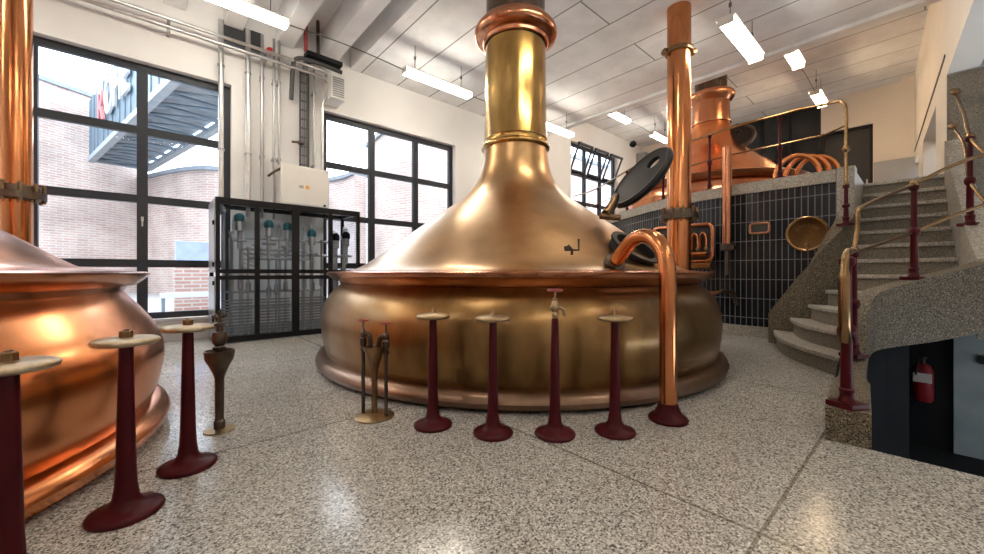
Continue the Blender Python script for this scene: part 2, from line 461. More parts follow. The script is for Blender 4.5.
MB().tube([(XE + .08, 1.05, 3.4), (XE + .08, 1.05, 3.55)], .015).build('door_handle', M['steel'], d)
w5 = struct(empty('window_5', (XE + .1, 3.5, PZ)))
MB().box((XE + .12, 2.0, PZ), (XE + .16, 4.9, CZ2)).build('window_glass', M['dark_glass'], w5, smooth=False)
m = MB()
for y in (2.04, 2.75, 3.45, 4.15, 4.86): m.box((XE + .05, y - .035, PZ), (XE + .12, y + .035, CZ2))
for z in (3.3, 4.55, 5.9): m.box((XE + .055, 2.0, z - .03), (XE + .119, 4.9, z + .03))
m.build('window_frame', M['black_frame'], w5, smooth=False)

# ceilings
def ceiling_mat():
    m, nt, b = newmat('ceiling_boards')
    v = coord(nt)
    mp = nt.nodes.new('ShaderNodeMapping'); mp.inputs['Rotation'].default_value = (0, 0, PI / 2); nt.links.new(v, mp.inputs['Vector'])
    br = node(nt, 'ShaderNodeTexBrick', Scale=1.0); br.offset = .37
    br.inputs['Color1'].default_value = (.82, .83, .85, 1); br.inputs['Color2'].default_value = (.78, .79, .81, 1)
    br.inputs['Mortar'].default_value = (.25, .25, .26, 1); br.inputs['Mortar Size'].default_value = .012
    br.inputs['Brick Width'].default_value = 9.0; br.inputs['Row Height'].default_value = .78
    nt.links.new(mp.outputs['Vector'], br.inputs['Vector'])
    n = node(nt, 'ShaderNodeTexNoise', Scale=1.6, Detail=6.0, Roughness=.65); nt.links.new(v, n.inputs['Vector'])
    r = ramp(nt, [(.3, (.86, .86, .86)), (.6, (1.05, 1.05, 1.05))]); nt.links.new(n.outputs['Fac'], r.inputs['Fac'])
    nt.links.new(mixcol(nt, 1.0, br.outputs['Color'], r.outputs['Color'], 'MULTIPLY'), b.inputs['Base Color'])
    b.inputs['Roughness'].default_value = .9
    return m
M['ceil_boards'] = ceiling_mat()
struct(MB().box((2.98, YS, CZ), (XB, WY, CZ + .1)).box((XB - .16, YS, CZ - .06), (XB, WY, CZ + 1.1)).build('ceiling', M['ceil_boards'], smooth=False))
struct(MB().box((XW, YS, 5.42), (2.98, WY, 5.5)).box((2.9, YS, CZ), (2.98, WY, 5.42)).build('ceiling_ribbed', M['ceiling'], smooth=False))
struct(MB().box((XB, -2, CZ2), (XE + .3, WY, CZ2 + .1)).build('ceiling_high', M['ceil_boards'], smooth=False))
xr = 2.48
while xr > XW:
    struct(MB().box((xr - .13, YS, 4.93), (xr + .13, WY - .03, 5.42)).build('ceiling_beam', M['ceiling'], smooth=False, bevel=.012))
    xr -= .735

# ------------------------------------------------------------------ stairwell under the stairs
PF = -.95
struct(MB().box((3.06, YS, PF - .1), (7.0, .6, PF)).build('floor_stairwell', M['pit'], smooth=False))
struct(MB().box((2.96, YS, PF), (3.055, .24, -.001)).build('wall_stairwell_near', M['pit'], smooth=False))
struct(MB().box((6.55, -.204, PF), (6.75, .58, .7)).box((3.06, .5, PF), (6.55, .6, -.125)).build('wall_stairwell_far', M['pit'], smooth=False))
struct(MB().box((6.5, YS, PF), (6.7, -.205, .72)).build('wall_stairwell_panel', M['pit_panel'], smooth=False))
tag(MB().box((6.46, -.47, .05), (6.498, -.37, .14)).build('switch_box', M['black_frame'], smooth=False, bevel=.005),
    'small black switch box on the blue-grey wall under the stairs', 'switch')
e = thing('fire_extinguisher', 'red fire extinguisher hanging in the dark space under the stairs', 'fire extinguisher', (6.42, .02, -.42))
MB().lathe([(.07, 0), (.085, .02), (.085, .33), (.06, .40), (.03, .42)], e.location, 20).build('cylinder_body', M['red_in_shade'], e)
MB().lathe([(.025, .42), (.025, .47), (.04, .475), (.04, .49)], e.location, 12).tube([e.location + Vector((-.02, 0, .47)), e.location + Vector((-.1, .03, .46)), e.location + Vector((-.12, .05, .3))], .01).build('valve', M['black_iron'], e)
MB().box((6.3275, -.05, -.2), (6.333, .09, -.1)).build('white_band', M['grey_wall'], e)  # white band coloured grey for the shade
tag(MB().box((6.25, .16, PF), (6.5, .42, -.02)).build('metal_bin', M['black_frame'], smooth=False, bevel=.02),  # grey bin given black, for the deep shade here
    'metal bin, blackened for the shade, standing beside the fire extinguisher under the stairs', 'bin')

# ------------------------------------------------------------------ tiled platform wall
PW = [(7.05, .81), (7.05, 1.35), (7.05, 1.9), (7.1, 2.25), (7.19, 2.6), (7.38, 3.2), (7.82, 4.0), (8.44, 4.9), (9.17, 5.9), (9.6, 6.6), (9.82, 7.36)]
PWs = [(p.x, p.y) for p in smoothpath([(a, b, 0) for a, b in PW], 5)]
def off(path, d):
    out = []
    for i, p in enumerate(path):
        q = Vector(path[min(i+1, len(path)-1)]) - Vector(path[max(i-1, 0)]); q.normalize()
        out.append((p[0] - q.y * d, p[1] + q.x * d))
    return out
struct(MB().ribbon(off(PWs, -.1), .17, 2.25, .2).build('wall_platform', M['tile'], smooth=False))
struct(MB().ribbon(off(PWs, -.09), 0, .17, .24).build('baseboard_platform', M['granite_cap'], smooth=False))
struct(MB().ribbon(off(PWs, -.1), 2.25, 2.42, .27).build('trim_3', M['granite_cap'], smooth=False))

# ------------------------------------------------------------------ staircase
st = thing('staircase', 'granite staircase of fanning and straight steps up to the platform', 'staircase', (6.0, .5, 0))
RZ = PZ / 12
L = [(6.64, 1.40), (6.57, 1.20), (6.52, 1.0), (6.50, .83), (6.62, .70)]
R = [(4.86, .46), (5.12, .36), (5.38, .21), (5.66, .03), (6.05, -.2)]
for k in range(6, 13):
    L.append((6.85 + .21 * (k - 6), .62)); R.append((6.85 + .21 * (k - 6), -.26))
def edge(k):
    """front edge of step k (0-based) from left end to right end, bulging outward on the lowest steps"""
    a, b = Vector(L[k]), Vector(R[k]); d = b - a
    nrm = Vector((d.y, -d.x)).normalized()
    if nrm.dot(Vector((-.58, .81))) < 0 and k < 5: nrm = -nrm
    bulge = [.17, .15, .11, .06, .03][k] if k < 5 else 0
    return [a + d * t + nrm * bulge * math.sin(PI * min(1, t * 1.0)) for t in [i / 12 for i in range(13)]]
for k in range(12):
    e0 = edge(k); e1 = edge(min(k + 1, 11)) if k < 11 else [Vector((x.x + .015, x.y)) for x in e0]
    z1 = RZ * (k + 1)
    # nosing slab + riser body
    nrm = (e1[6] - e0[6]).normalized()
    m = MB()
    front = [p - nrm * .035 for p in e0]
    m.prism([tuple(p) for p in front] + [tuple(p + nrm * .03) for p in reversed(e1)], z1 - .045, z1)
    tread = m; m = MB()
    m.prism([tuple(p) for p in e0] + [tuple(p + nrm * .02) for p in reversed(e1)], max(0, z1 - RZ - .05) if k > 0 else 0, z1 - .0455)
    so = m.build('step', M['granite_fine'], st, smooth=False)
    tread.build('tread', M['granite_cap'], so, smooth=False, bevel=.006)  # paler granite puts the lit tops into the colour
sd = [(a + .05, b + .10) for a, b in [(4.2, .385), (4.56, .40), (4.74, .39), (4.95, .33), (5.18, .17), (5.36, .02)]]
struct(MB().ribbon(sd, PF, [.05, .16, .28, .33, .36, .40], .05).build('stairwell_shade_sheet', M['pit'], smooth=False))  # added dark sheet covering the step ends, in place of shade
# inner stringer against the tiled wall
ip = smoothpath([(6.73, 1.47, 0), (6.68, 1.28, 0), (6.66, 1.05, 0), (6.74, .86, 0), (6.9, .74, 0), (7.06, .70, 0)], 5)
n = len(ip)
zt = [p.x for p in smoothpath([(.42, 0, 0), (.72, 0, 0), (1.1, 0, 0), (1.45, 0, 0), (1.68, 0, 0), (1.85, 0, 0)], 5)]
MB().ribbon([(p.x, p.y) for p in ip], 0, zt, .19).build('inner_stringer', M['granite'], st, smooth=False)
MB().prism([(6.98, .62), (7.24, .62), (7.24, .80), (6.98, .80)], 0, 2.43).box((7.24, .62, 0), (8.1, .74, PZ + .02)).build('pier', M['granite_cap'], st, smooth=False)
# outer parapet: low and level beside the stairwell, then sweeping up and round to the straight flight
op = [(3.04, .30, .20, 0), (3.5, .335, .20, 0), (4.0, .372, .20, 0), (4.36, .398, .235, .02), (4.56, .408, .40, .12), (4.74, .405, .66, .25), (4.92, .36, .80, .30), (5.15, .22, .885, .33), (5.36, .05, .95, .36),
      (5.56, -.14, 1.02, .41), (5.74, -.32, 1.09, .47), (5.84, -.42, 1.14, .51)]
ops = smoothpath([(a, b, 0) for a, b, c, d in op], 4); opw = [.2 if p.x < 4.0 else .155 for p in ops]; opz = [(p.x, p.y) for p in smoothpath([(c, d, 0) for a, b, c, d in op], 4)]
MB().ribbon([(p.x, p.y) for p in ops], [z[1] for z in opz], [z[0] for z in opz], opw).build('outer_parapet', M['granite'], st, smooth=False)
rp = [(5.80, -.40, 1.13), (6.0, -.375, 1.26), (6.34, -.345, 1.5), (6.7, -.335, 1.76), (7.3, -.29, 2.2), (8.12, -.25, 2.8)]
MB().ribbon([(a, b) for a, b, c in rp], [c - .75 for a, b, c in rp], [c for a, b, c in rp], .15).build('outer_stringer', M['granite_cap'], st, smooth=False)

# ------------------------------------------------------------------ railings
def post_bm(p, h, r=.023):
    p = Vector(p)
    base = MB().obox(p + Vector((0, 0, .015)), (.9, -.43, 0), (.43, .9, 0), UP, .14, .14, .03)
    base.lathe([(.042, .03), (.040, .045), (.034, .055), (.033, .085), (.038, .095), (.038, .108), (.028, .118), (.028, .13)], p, 16)
    col = MB().lathe([(r * 1.25, .10), (r * 1.1, h * .45), (r * 1.7, h * .47), (r * 1.9, h * .5), (r * 1.7, h * .53), (r, h * .55), (r * .9, h * .93), (r * 1.6, h * .95), (r * 1.6, h * .985), (r * .8, h)], p, 16)
    return base, col
def add_post(root, p, h, ball=True, r=.023):
    b, c = post_bm(p, h, r)
    o = c.build('post', M['maroon'], root)
    b.build('base_plate', M['maroon'], o)
    if ball:
        MB().lathe([(.004, -.034), (.024, -.026), (.034, 0), (.024, .026), (.004, .034)], Vector(p) + Vector((0, 0, h)), 14).build('ball', M['brass_rail'], o)
    return o
rl = thing('stair_railing', 'maroon posts with two brass rails along the right side of the granite stairs', 'railing', (3.12, .312, .2))
P1 = Vector((3.12, .312, .2)); P2 = Vector((4.46, .402, .29)); P3 = at(914, 280, 3.62); P4 = at(970, 226, 4.02)
add_post(rl, P1, .90, False, .025); add_post(rl, P2, .90); add_post(rl, P3, .90); add_post(rl, P4, .94)
turn_u = at(994, 152, 3.6); turn_l = at(994, 202, 3.6)
up = smoothpath([P2 + Vector((0, 0, .9)), at(857.0, 232, 3.3), at(858, 213, 3.3), at(866, 205, 3.34), P3 + Vector((0, 0, .9)), at(955, 164.5, 3.6), turn_u, at(990, 158, 3.75), P4 + Vector((.01, 0, .93)), at(964, 115, 4.5), at(955, 93, 5.24)], 6)
MB().tube(up, .017, 10).build('handrail', M['brass_rail'], rl)
lo = smoothpath([P2 + Vector((0, 0, .88)), P3 + Vector((0, 0, .45)), at(955, 215, 3.6), turn_l, at(990, 206, 3.75), P4 + Vector((.01, 0, .47)), at(964, 145, 4.5), at(953, 127, 5.24)], 6)
MB().tube(lo, .0145, 10).build('lower_rail', M['brass_rail'], rl)
eb = smoothpath([P2 + Vector((0, 0, .9)), P1 + Vector((.25, .02, .93)), P1 + Vector((.03, .0, .93)), P1 + Vector((-.075, .0, .86)), P1 + Vector((-.10, 0, .70)), P1 + Vector((-.09, 0, .5)), P1 + Vector((-.04, 0, .40))], 6)
MB().tube(eb, [.02] * (len(eb) - 16) + [.028] * 16, 12).build('rail_end', M['brass_rail'], rl)
for q in (at(955, 93, 5.24), at(953, 127, 5.24)):
    MB().lathe([(.045, 0), (.045, .02), (.03, .03)], (8.149, q.y, q.z), 14, axis=(-1, 0, 0)).build('wall_flange', M['bronze'], rl)

pr = thing('platform_railing', 'maroon and brass railing along the granite edge of the upper platform', 'railing', (7.05, 1.4, 2.42))
q0 = at(846, 226, 4.98)
b, c = post_bm(q0, .52)
o = c.build('post', M['maroon'], pr); b.build('base_plate', M['maroon'], o)
zr = 3.40
side = off(PWs, -.1)
rail = [Vector((a, b, zr)) for a, b in side[6:]]
MB().tube(smoothpath([q0 + Vector((0, 0, .5)), q0 + Vector((0, 0, 1.1)), q0 + Vector((0, 0, 1.5)), q0 + Vector((.03, .04, 1.62)), q0 + Vector((.1, .1, 1.67)), Vector((7.05, 1.02, zr - .04)), Vector((7.12, 1.25, zr))], 6) + rail, .019, 10).build('handrail', M['brass_rail'], pr)
MB().tube([q0 + Vector((0, 0, 1.3)), Vector((7.12, .95, 2.95))] + [Vector((a, b, 2.95)) for a, b in side[6:]], .013, 8).build('lower_rail', M['brass_rail'], pr)
MB().lathe([(.02, 0), (.04, .03), (.04, .06), (.02, .09)], q0 + Vector((0, 0, .95)), 14).build('collar', M['brass_rail'], pr)
MB().lathe([(.02, 0), (.036, .03), (.02, .07)], q0 + Vector((0, 0, .5)), 14).build('collar', M['brass_rail'], pr)
for i in (6, 19, 27, 34, 42):
    a, b_ = side[i]
    b, c = post_bm((a, b_, 2.42), .98, .02)
    o = c.build('post', M['maroon'], pr); b.build('base_plate', M['maroon'], o)

# ------------------------------------------------------------------ kettles
def kettle(name, label, c, base, body, rim, dome, tower, flange, top, mats, n=128):
    k = thing(name, label, 'brewing kettle', c)
    MB().lathe(base, c, n).build('base_ring', mats[0], k)
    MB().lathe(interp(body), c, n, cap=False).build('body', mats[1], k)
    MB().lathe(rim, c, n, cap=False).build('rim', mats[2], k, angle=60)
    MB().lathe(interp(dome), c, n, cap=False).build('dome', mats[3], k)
    MB().lathe(tower, c, 64, cap=False).build('neck', mats[4], k, angle=60)
    MB().lathe(interp(flange, 4), c, 64, cap=False).build('flange', mats[5], k, angle=60)
    MB().lathe(top, c, 48, cap=False).build('vapour_pipe', mats[6], k)
    return k
KC = Vector((3.61, 3.595, 0))
k1 = kettle('brewing_kettle', 'large aged brass domed kettle with copper rim in the middle of the hall', KC,
    [(2.28, 0), (2.33, .005), (2.35, .02), (2.39, .035), (2.405, .075), (2.39, .115), (2.35, .145), (2.28, .155)],
    [(2.295, .13), (2.325, .25), (2.345, .40), (2.345, .52), (2.315, .66), (2.25, .78), (2.16, .87), (2.12, .905)],
    [(2.1, .885), (2.15, .885), (2.165, .91), (2.21, .92), (2.255, .955), (2.29, .985), (2.295, 1.005), (2.27, 1.015), (2.18, 1.017), (2.04, 1.03)],
    [(2.08, 1.02), (1.94, 1.07), (1.70, 1.225), (1.28, 1.54), (.87, 1.83), (.65, 2.0), (.52, 2.17), (.45, 2.36), (.415, 2.6)],
    [(.415, 2.6), (.425, 2.60), (.445, 2.615), (.45, 2.635), (.44, 2.655), (.418, 2.665), (.41, 2.68), (.41, 2.72), (.418, 2.73), (.41, 2.74), (.398, 3.3), (.395, 4.0)],
    [(.41, 3.97), (.425, 3.985), (.432, 4.02), (.47, 4.035), (.515, 4.06), (.54, 4.10), (.543, 4.14), (.525, 4.18), (.495, 4.195), (.49, 4.215), (.465, 4.25), (.42, 4.27), (.385, 4.28)],
    [(.385, 4.27), (.385, 4.94)],
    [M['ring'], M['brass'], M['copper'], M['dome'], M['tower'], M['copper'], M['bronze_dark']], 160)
# manhole with its open lid
def disc_with_hole(c, nrm, u, R, hole_off, hole_r, th):
    nrm = Vector(nrm).normalized(); u = Vector(u); u = (u - nrm * u.dot(nrm)).normalized(); w = nrm.cross(u)
    N = 40; vs = []; fs = []
    for s in (0, 1):
        for k in range(N):
            t = 2 * PI * k / N
            vs.append(c + nrm * th * s + R * (math.cos(t) * u + math.sin(t) * w))
        for k in range(N):
            t = 2 * PI * k / N
            vs.append(c + nrm * th * s + hole_off * u + hole_r * (math.cos(t) * u * .8 + math.sin(t) * w))
    for k in range(N):
        k2 = (k + 1) % N
        fs += [(k, k2, N + k2, N + k), (2*N + k, 3*N + k, 3*N + k2, 2*N + k2), (k, 2*N + k, 2*N + k2, k2), (N + k, N + k2, 3*N + k2, 3*N + k)]
    return MB().add(vs, fs)
lc = at(641, 178, 4.1)
vv = (lc - Vector((0, 0, 1))).normalized(); rr_ = vv.cross(UP).normalized(); uu_ = rr_.cross(vv)
imn = (-.70 * rr_ + .714 * uu_).normalized()
ln = (-.33 * vv + .944 * imn).normalized()
lu = (.714 * rr_ + .70 * uu_).normalized()
lid = disc_with_hole(lc - ln * .02, ln, lu, .365, .19, .10, .045)
lid.lathe([(.366, -.02), (.39, 0), (.39, .03), (.366, .055), (.34, .05)], lc - ln * .02, 40, cap=False, axis=ln)
lo_ = lid.build('manhole_lid', M['black_iron'], k1)
MB().lathe([(.02, 0), (.035, .02), (.035, .05), (.015, .06)], at(635, 146, 4.1), 10, axis=ln).build('lid_knob', M['black_iron'], lo_)
hb = MB().tube([at(606, 214, 3.9), at(612, 206, 3.95), at(616, 196, 4.05)], [.05, .05, .035], 10)
hb.tube([at(600, 216, 3.9), at(620, 218, 3.9)], .032, 10)
hb.build('hinge', M['bronze'], k1)
mb = MB()
mh = at(638, 243, 3.62); rel = Vector((mh.x - KC.x, mh.y - KC.y, 0)).normalized()
mn = (rel * .62 + UP * .78).normalized()
mb.lathe([(.20, -.08), (.23, -.08), (.23, .01), (.25, .015), (.25, .035), (.20, .035), (.20, -.08)], mh, 40, cap=False, axis=mn)
mb.v = [v - mn * .07 for v in mb.v]
mb.build('manhole_ring', M['black_iron'], k1)
# small cock on the dome
vt = at(572, 250, 3.16)
MB().tube([vt + Vector((0, 0, -.04)), vt, vt + RGT * -.035 + UP * .04], .012, 8).tube([vt + RGT * -.06, vt, vt + RGT * .055, vt + RGT * .055 + UP * .09], .009, 8).lathe([(.02, 0), (.02, .03)], vt + RGT * -.045 + UP * .0, 10).build('vent_cock', M['bronze_dark'], k1)

K2 = Vector((-1.9, 3.595, 0))
k2 = kettle('brewing_kettle', 'bright orange copper kettle with domed lid cut off by the left edge', K2,
    [(1.88, 0), (1.94, .005), (1.95, .03), (1.995, .045), (2.01, .09), (1.995, .125), (1.95, .15), (1.88, .16)],
    [(1.90, .14), (1.945, .25), (1.975, .40), (1.975, .52), (1.935, .64), (1.85, .77), (1.78, .86), (1.76, .905)],
    [(1.74, .885), (1.775, .885), (1.785, .915), (1.83, .92), (1.87, .955), (1.90, .985), (1.905, 1.0), (1.88, 1.01), (1.8, 1.013), (1.6, 1.03)],
    [(1.64, 1.01), (1.53, 1.055), (1.36, 1.175), (1.18, 1.30), (.8, 1.56), (.55, 1.77), (.42, 1.98), (.37, 2.2), (.35, 2.5)],
    [(.35, 2.5), (.37, 2.51), (.37, 2.54), (.35, 2.55), (.335, 3.3), (.33, 4.02)],
    [(.335, 4.0), (.37, 4.05), (.45, 4.15), (.46, 4.27), (.44, 4.38), (.36, 4.46), (.33, 4.5)],
    [(.33, 4.42), (.34, 4.91)],
    [M['copper_bright'], M['copper_bright'], M['copper'], M['copper_bright'], M['copper_bright'], M['copper'], M['copper_dark']], 160)
K3 = Vector((10.6, 3.6, PZ))
k3 = kettle('brewing_kettle', 'orange copper kettle standing on the upper platform behind the tiled wall', K3,
    [(1.98, 0), (2.03, .005), (2.05, .05), (2.0, .13), (1.95, .14)],
    [(1.95, .12), (1.99, .3), (1.99, .42), (1.93, .58), (1.86, .66)],
    [(1.84, .64), (1.92, .66), (1.99, .72), (2.01, .76), (1.98, .78), (1.8, .79)],
    [(1.84, .77), (1.7, .86), (1.4, 1.10), (1.0, 1.45), (.72, 1.72), (.55, 1.98), (.46, 2.2), (.43, 2.35)],
    [(.43, 2.35), (.445, 2.36), (.445, 2.39), (.425, 2.4), (.415, 2.7), (.42, 2.9)],
    [(.41, 2.88), (.44, 2.92), (.48, 2.97), (.52, 3.03), (.53, 3.09), (.50, 3.14), (.42, 3.17)],
    [(.40, 3.15), (.36, 3.17), (.36, 3.59)],
    [M['copper'], M['copper'], M['copper_dark'], M['copper_bright'], M['copper'], M['copper'], M['bronze_dark']], 96)
l3 = at(738, 138, 9.2)
n3 = (-.55 * FWD - .5 * RGT + .4 * UP).normalized()
o = disc_with_hole(l3, n3, UP, .34, .12, .07, .05).build('manhole_lid', M['black_iron'], k3)
MB().lathe([(.345, -.02), (.37, 0), (.37, .05), (.345, .07), (.3, .06)], l3, 32, cap=False, axis=n3).tube([at(745, 150, 9.1), at(752, 156, 9.1)], .03).build('lid_rim', M['bronze_dark'], o)

# ------------------------------------------------------------------ copper columns, arch pipe
def column_pipe(label, c, r, zc, z2=None, zring=None, zt=CZ):
    o = thing('copper_column', label, 'pipe', (c[0], c[1], 0), 'tall copper vapour pipes')
    MB().lathe([(r, 0), (r, zt - .002)], (c[0], c[1], 0), 40).build('pipe', M['copper_pipe'], o)
    h = .075
    f_ = MB().lathe([(r + .002, -h), (r + .05, -h), (r + .055, -h + .01), (r + .055, -.012), (r + .03, -.008), (r + .03, .008), (r + .055, .012), (r + .055, h - .01), (r + .05, h), (r + .002, h)], (c[0], c[1], zc), 40, cap=False)
    ob = f_.build('flange_collar', M['bronze_dark'], o)
    for k in range(10):
        t = 2 * PI * k / 10
        MB().lathe([(.018, -.1), (.018, .1)], (c[0] + (r + .075) * math.cos(t), c[1] + (r + .075) * math.sin(t), zc), 8).build('bolt', M['bronze'], ob)
    MB().lathe([(r + .05, -.035), (r + .10, -.035), (r + .10, .035), (r + .05, .035)], (c[0], c[1], zc - .03), 40, cap=False).build('clamp', M['bronze_dark'], ob)
    if zring:
        m = MB().lathe([(r, -.03), (r + .025, -.03), (r + .03, 0), (r + .025, .03), (r, .03)], (c[0], c[1], zring), 40, cap=False)
        for s in (-1, 1):
            p = Vector((c[0], c[1], zring)) + RGT * s * (r + .05)
            m.lathe([(.012, -.045), (.04, -.04), (.045, 0), (.04, .04), (.012, .045)], p, 14, axis=FWD)
        m.build('ring_clamp', M['bronze'], o)
    return o
c1 = at(679, 200, 5.75)
column_pipe('tall copper pipe with black flange rising behind the middle kettle', c1, .165, 1 + 58 * 5.75 / F, zring=1 + 221 * 5.75 / F)
c2 = at(16.0, 200, 4.05)
column_pipe('tall copper pipe with dark flange rising behind the orange kettle by the window', c2, .118, 1 + 80 * 4.05 / F, zt=4.915)

ap = thing('arched_pipe', 'copper pipe arching from the kettle dome down to the floor', 'pipe', (2.635, 1.162, 0))
apath = smoothpath([(2.635, 1.162, 0.0), (2.635, 1.162, .6), (2.637, 1.165, .95), (2.645, 1.18, 1.09), (2.67, 1.235, 1.20), (2.715, 1.325, 1.262), (2.77, 1.43, 1.275), (2.83, 1.545, 1.24), (2.89, 1.66, 1.15), (2.955, 1.79, 1.04)], 6)
MB().tube(apath, .056, 20).build('pipe', M['copper_pipe'], ap)
MB().lathe([(.125, 0), (.128, .015), (.115, .035), (.085, .055), (.07, .09), (.062, .12)], (2.635, 1.162, 0), 28).build('floor_flange', M['maroon'], ap)
dd = (Vector((2.89, 1.66, 1.15)) - Vector((2.955, 1.79, 1.04))).normalized()
MB().lathe([(.09, -.01), (.092, .02), (.085, .035), (.06, .04)], Vector((2.935, 1.75, 1.075)), 24, axis=dd).build('dome_flange', M['bronze_dark'], ap)

# ------------------------------------------------------------------ handwheel stands
def stand(mat_wheel, domed):
    r = empty('handwheel_stand', (0, 0, 0)); r['category'] = 'valve stand'; r['group'] = 'maroon handwheel stands on the terrazzo'
    MB().lathe([(.122, 0), (.126, .009), (.122, .019), (.105, .027), (.078, .034), (.056, .046), (.044, .07), (.037, .12), (.033, .2), (.0235, .69), (.0235, .70)], (0, 0, 0), 40).build('column', M['maroon'], r, angle=55)
    w = MB().lathe([(.03, .695), (.098, .703), (.108, .709), (.111, .717), (.107, .725), (.095, .73), (.04, .732 if not domed else .738), (.02, .733 if not domed else .742)], (0, 0, 0), 40).build('handwheel', mat_wheel, r, angle=60)
    MB().lathe([(.022, .731), (.022, .757), (.018, .76), (.009, .761), (.009, .766)] if not domed else [(.02, .74), (.014, .75), (.01, .765), (.006, .772)], (0, 0, 0), 6 if not domed else 16).build('nut', M['bronze'], w, angle=20)
    return r
sA = stand(M['wheel_tan'], False); sB = stand(M['brass_pale'], True)
spots = [(sA, ground(126, 513), 'maroon stand with pale disc wheel, middle one of three beside the orange kettle'),
         (sA, ground(188, 466.5), 'maroon stand with pale disc wheel, farthest of three beside the orange kettle'),
         (sA, at(8, 368, 1.17), 'maroon stand with pale disc wheel, nearest one, cut by the left edge'),
         (sB, ground(433, 425.5), 'maroon handwheel stand next to the twin valve funnel before the brass kettle'),
         (sB, ground(493, 433.5), 'maroon handwheel stand between the first stand and the tap stand'),
         (sB, ground(615, 432), 'maroon handwheel stand between the tap stand and the arched copper pipe')]
used = set()
for proto, p, lab in spots:
    loc = Vector((p.x, p.y, 0))
    if proto in used: o = copy_tree(proto, loc)
    else:
        o = proto; o.location = loc; used.add(proto)
    o['label'] = lab
# tap stand
p = ground(555, 434.5); p = Vector((p.x, p.y, 0))
o = thing('tap_stand', 'maroon stand topped with a small brass tap and red wheel', 'valve stand', p)
MB().lathe([(.122, 0), (.126, .009), (.122, .019), (.105, .027), (.078, .034), (.056, .046), (.044, .07), (.037, .12), (.034, .2), (.022, .71), (.018, .72)], p, 40).build('column', M['maroon'], o, angle=55)
tp = MB().lathe([(.014, .72), (.02, .735), (.02, .75), (.013, .76), (.022, .775), (.026, .795), (.022, .815), (.012, .83), (.016, .84), (.007, .85), (.006, .89)], p, 16)
q = p + Vector((0, 0, .785))
tp.tube([q, q + RGT * .035, q + RGT * .055 + UP * -.012, q + RGT * .058 + UP * -.05], .011, 10).tube([q, q + RGT * -.03], .013, 10)
tp = tp.build('tap', M['brass_pale'], o)
MB().tube([p + Vector((.04 * math.cos(t), .04 * math.sin(t), .893)) for t in [2*PI*i/20 for i in range(20)]], .0075, 8, closed=True).lathe([(.012, .885), (.012, .905)], p, 10).box((p.x - .038, p.y - .005, .889), (p.x + .038, p.y + .005, .897)).build('tap_wheel', M['wheel_red'], tp)
# twin valve funnel
p = ground(374.5, 416.5); p = Vector((p.x, p.y, 0)); ax = (RGT * .95 + FWD * -.3).normalized()
o = thing('twin_valve_funnel', 'bronze drain funnel between two small valves with red wheels', 'valve stand', p)
b = MB().lathe([(.13, 0), (.132, .008), (.12, .016), (.05, .022), (.03, .03)], p, 36)
for v in b.v: v.xy = (p.xy + (v.xy - p.xy) @ Matrix.Identity(2))
b.build('base_plate', M['brass_pale'], o, angle=60)
MB().lathe([(.021, .02), (.02, .3), (.026, .33), (.05, .42), (.074, .475), (.078, .49), (.072, .49), (.045, .42), (.012, .36)], p, 28).build('funnel', M['bronze'], o)
for s in (-1, 1):
    q = p + ax * s * .092
    dz = 0 if s < 0 else -.012
    v_ = MB().lathe([(.013, .015), (.013, .45), (.02, .455), (.02, .475), (.014, .48), (.024, .50), (.025, .54), (.016, .55), (.02, .57), (.022, .585), (.012, .60), (.007, .61), (.007, .665)], q + Vector((0, 0, dz)), 14)
    v_.tube(smoothpath([q + Vector((0, 0, .56 + dz)), q - ax * s * .03 + Vector((0, 0, .575 + dz)), q - ax * s * .055 + Vector((0, 0, .55 + dz)), q - ax * s * .06 + Vector((0, 0, .47 + dz))], 5), .016, 10)
    v_ = v_.build('valve', M['bronze_dark'], o)
    MB().tube([q + Vector((.032 * math.cos(t), .032 * math.sin(t), .668 + dz)) for t in [2*PI*i/16 for i in range(16)]], .006, 6, closed=True).obox(q + Vector((0, 0, .668 + dz)), ax, FWD, UP, .06, .008, .007).build('valve_wheel', M['wheel_red'], v_)
# single funnel drain by the cabinet
p = ground(219.5, 430); p = Vector((p.x, p.y, 0))
o = thing('drain_funnel', 'dark bronze drain funnel on a slim pipe in front of the glazed cabinet', 'valve stand', p)
MB().lathe([(.085, 0), (.085, .008), (.05, .014)], p, 30).build('base_plate', M['brass_pale'], o)
MB().lathe([(.03, .012), (.032, .06), (.024, .07), (.026, .33), (.034, .36), (.055, .41), (.078, .455), (.084, .5), (.088, .508), (.078, .508), (.065, .46), (.02, .42)], p, 28).build('funnel', M['bronze_dark'], o)
t_ = MB().lathe([(.02, .42), (.022, .50), (.034, .51), (.036, .53), (.026, .54), (.04, .56), (.043, .60), (.036, .625), (.022, .63), (.02, .66), (.03, .665), (.03, .68), (.012, .69), (.01, .76)], p, 18).build('valve', M['bronze_dark'], o)
m = MB()
for k in range(4):
    t = k * PI / 2 + .4
    dv = Vector((math.cos(t), math.sin(t), 0))
    m.tube([p + Vector((0, 0, .715)), p + dv * .035 + Vector((0, 0, .722)), p + dv * .045 + Vector((0, 0, .735))], .008, 6)
m.build('valve_wheel', M['bronze_dark'], t_)

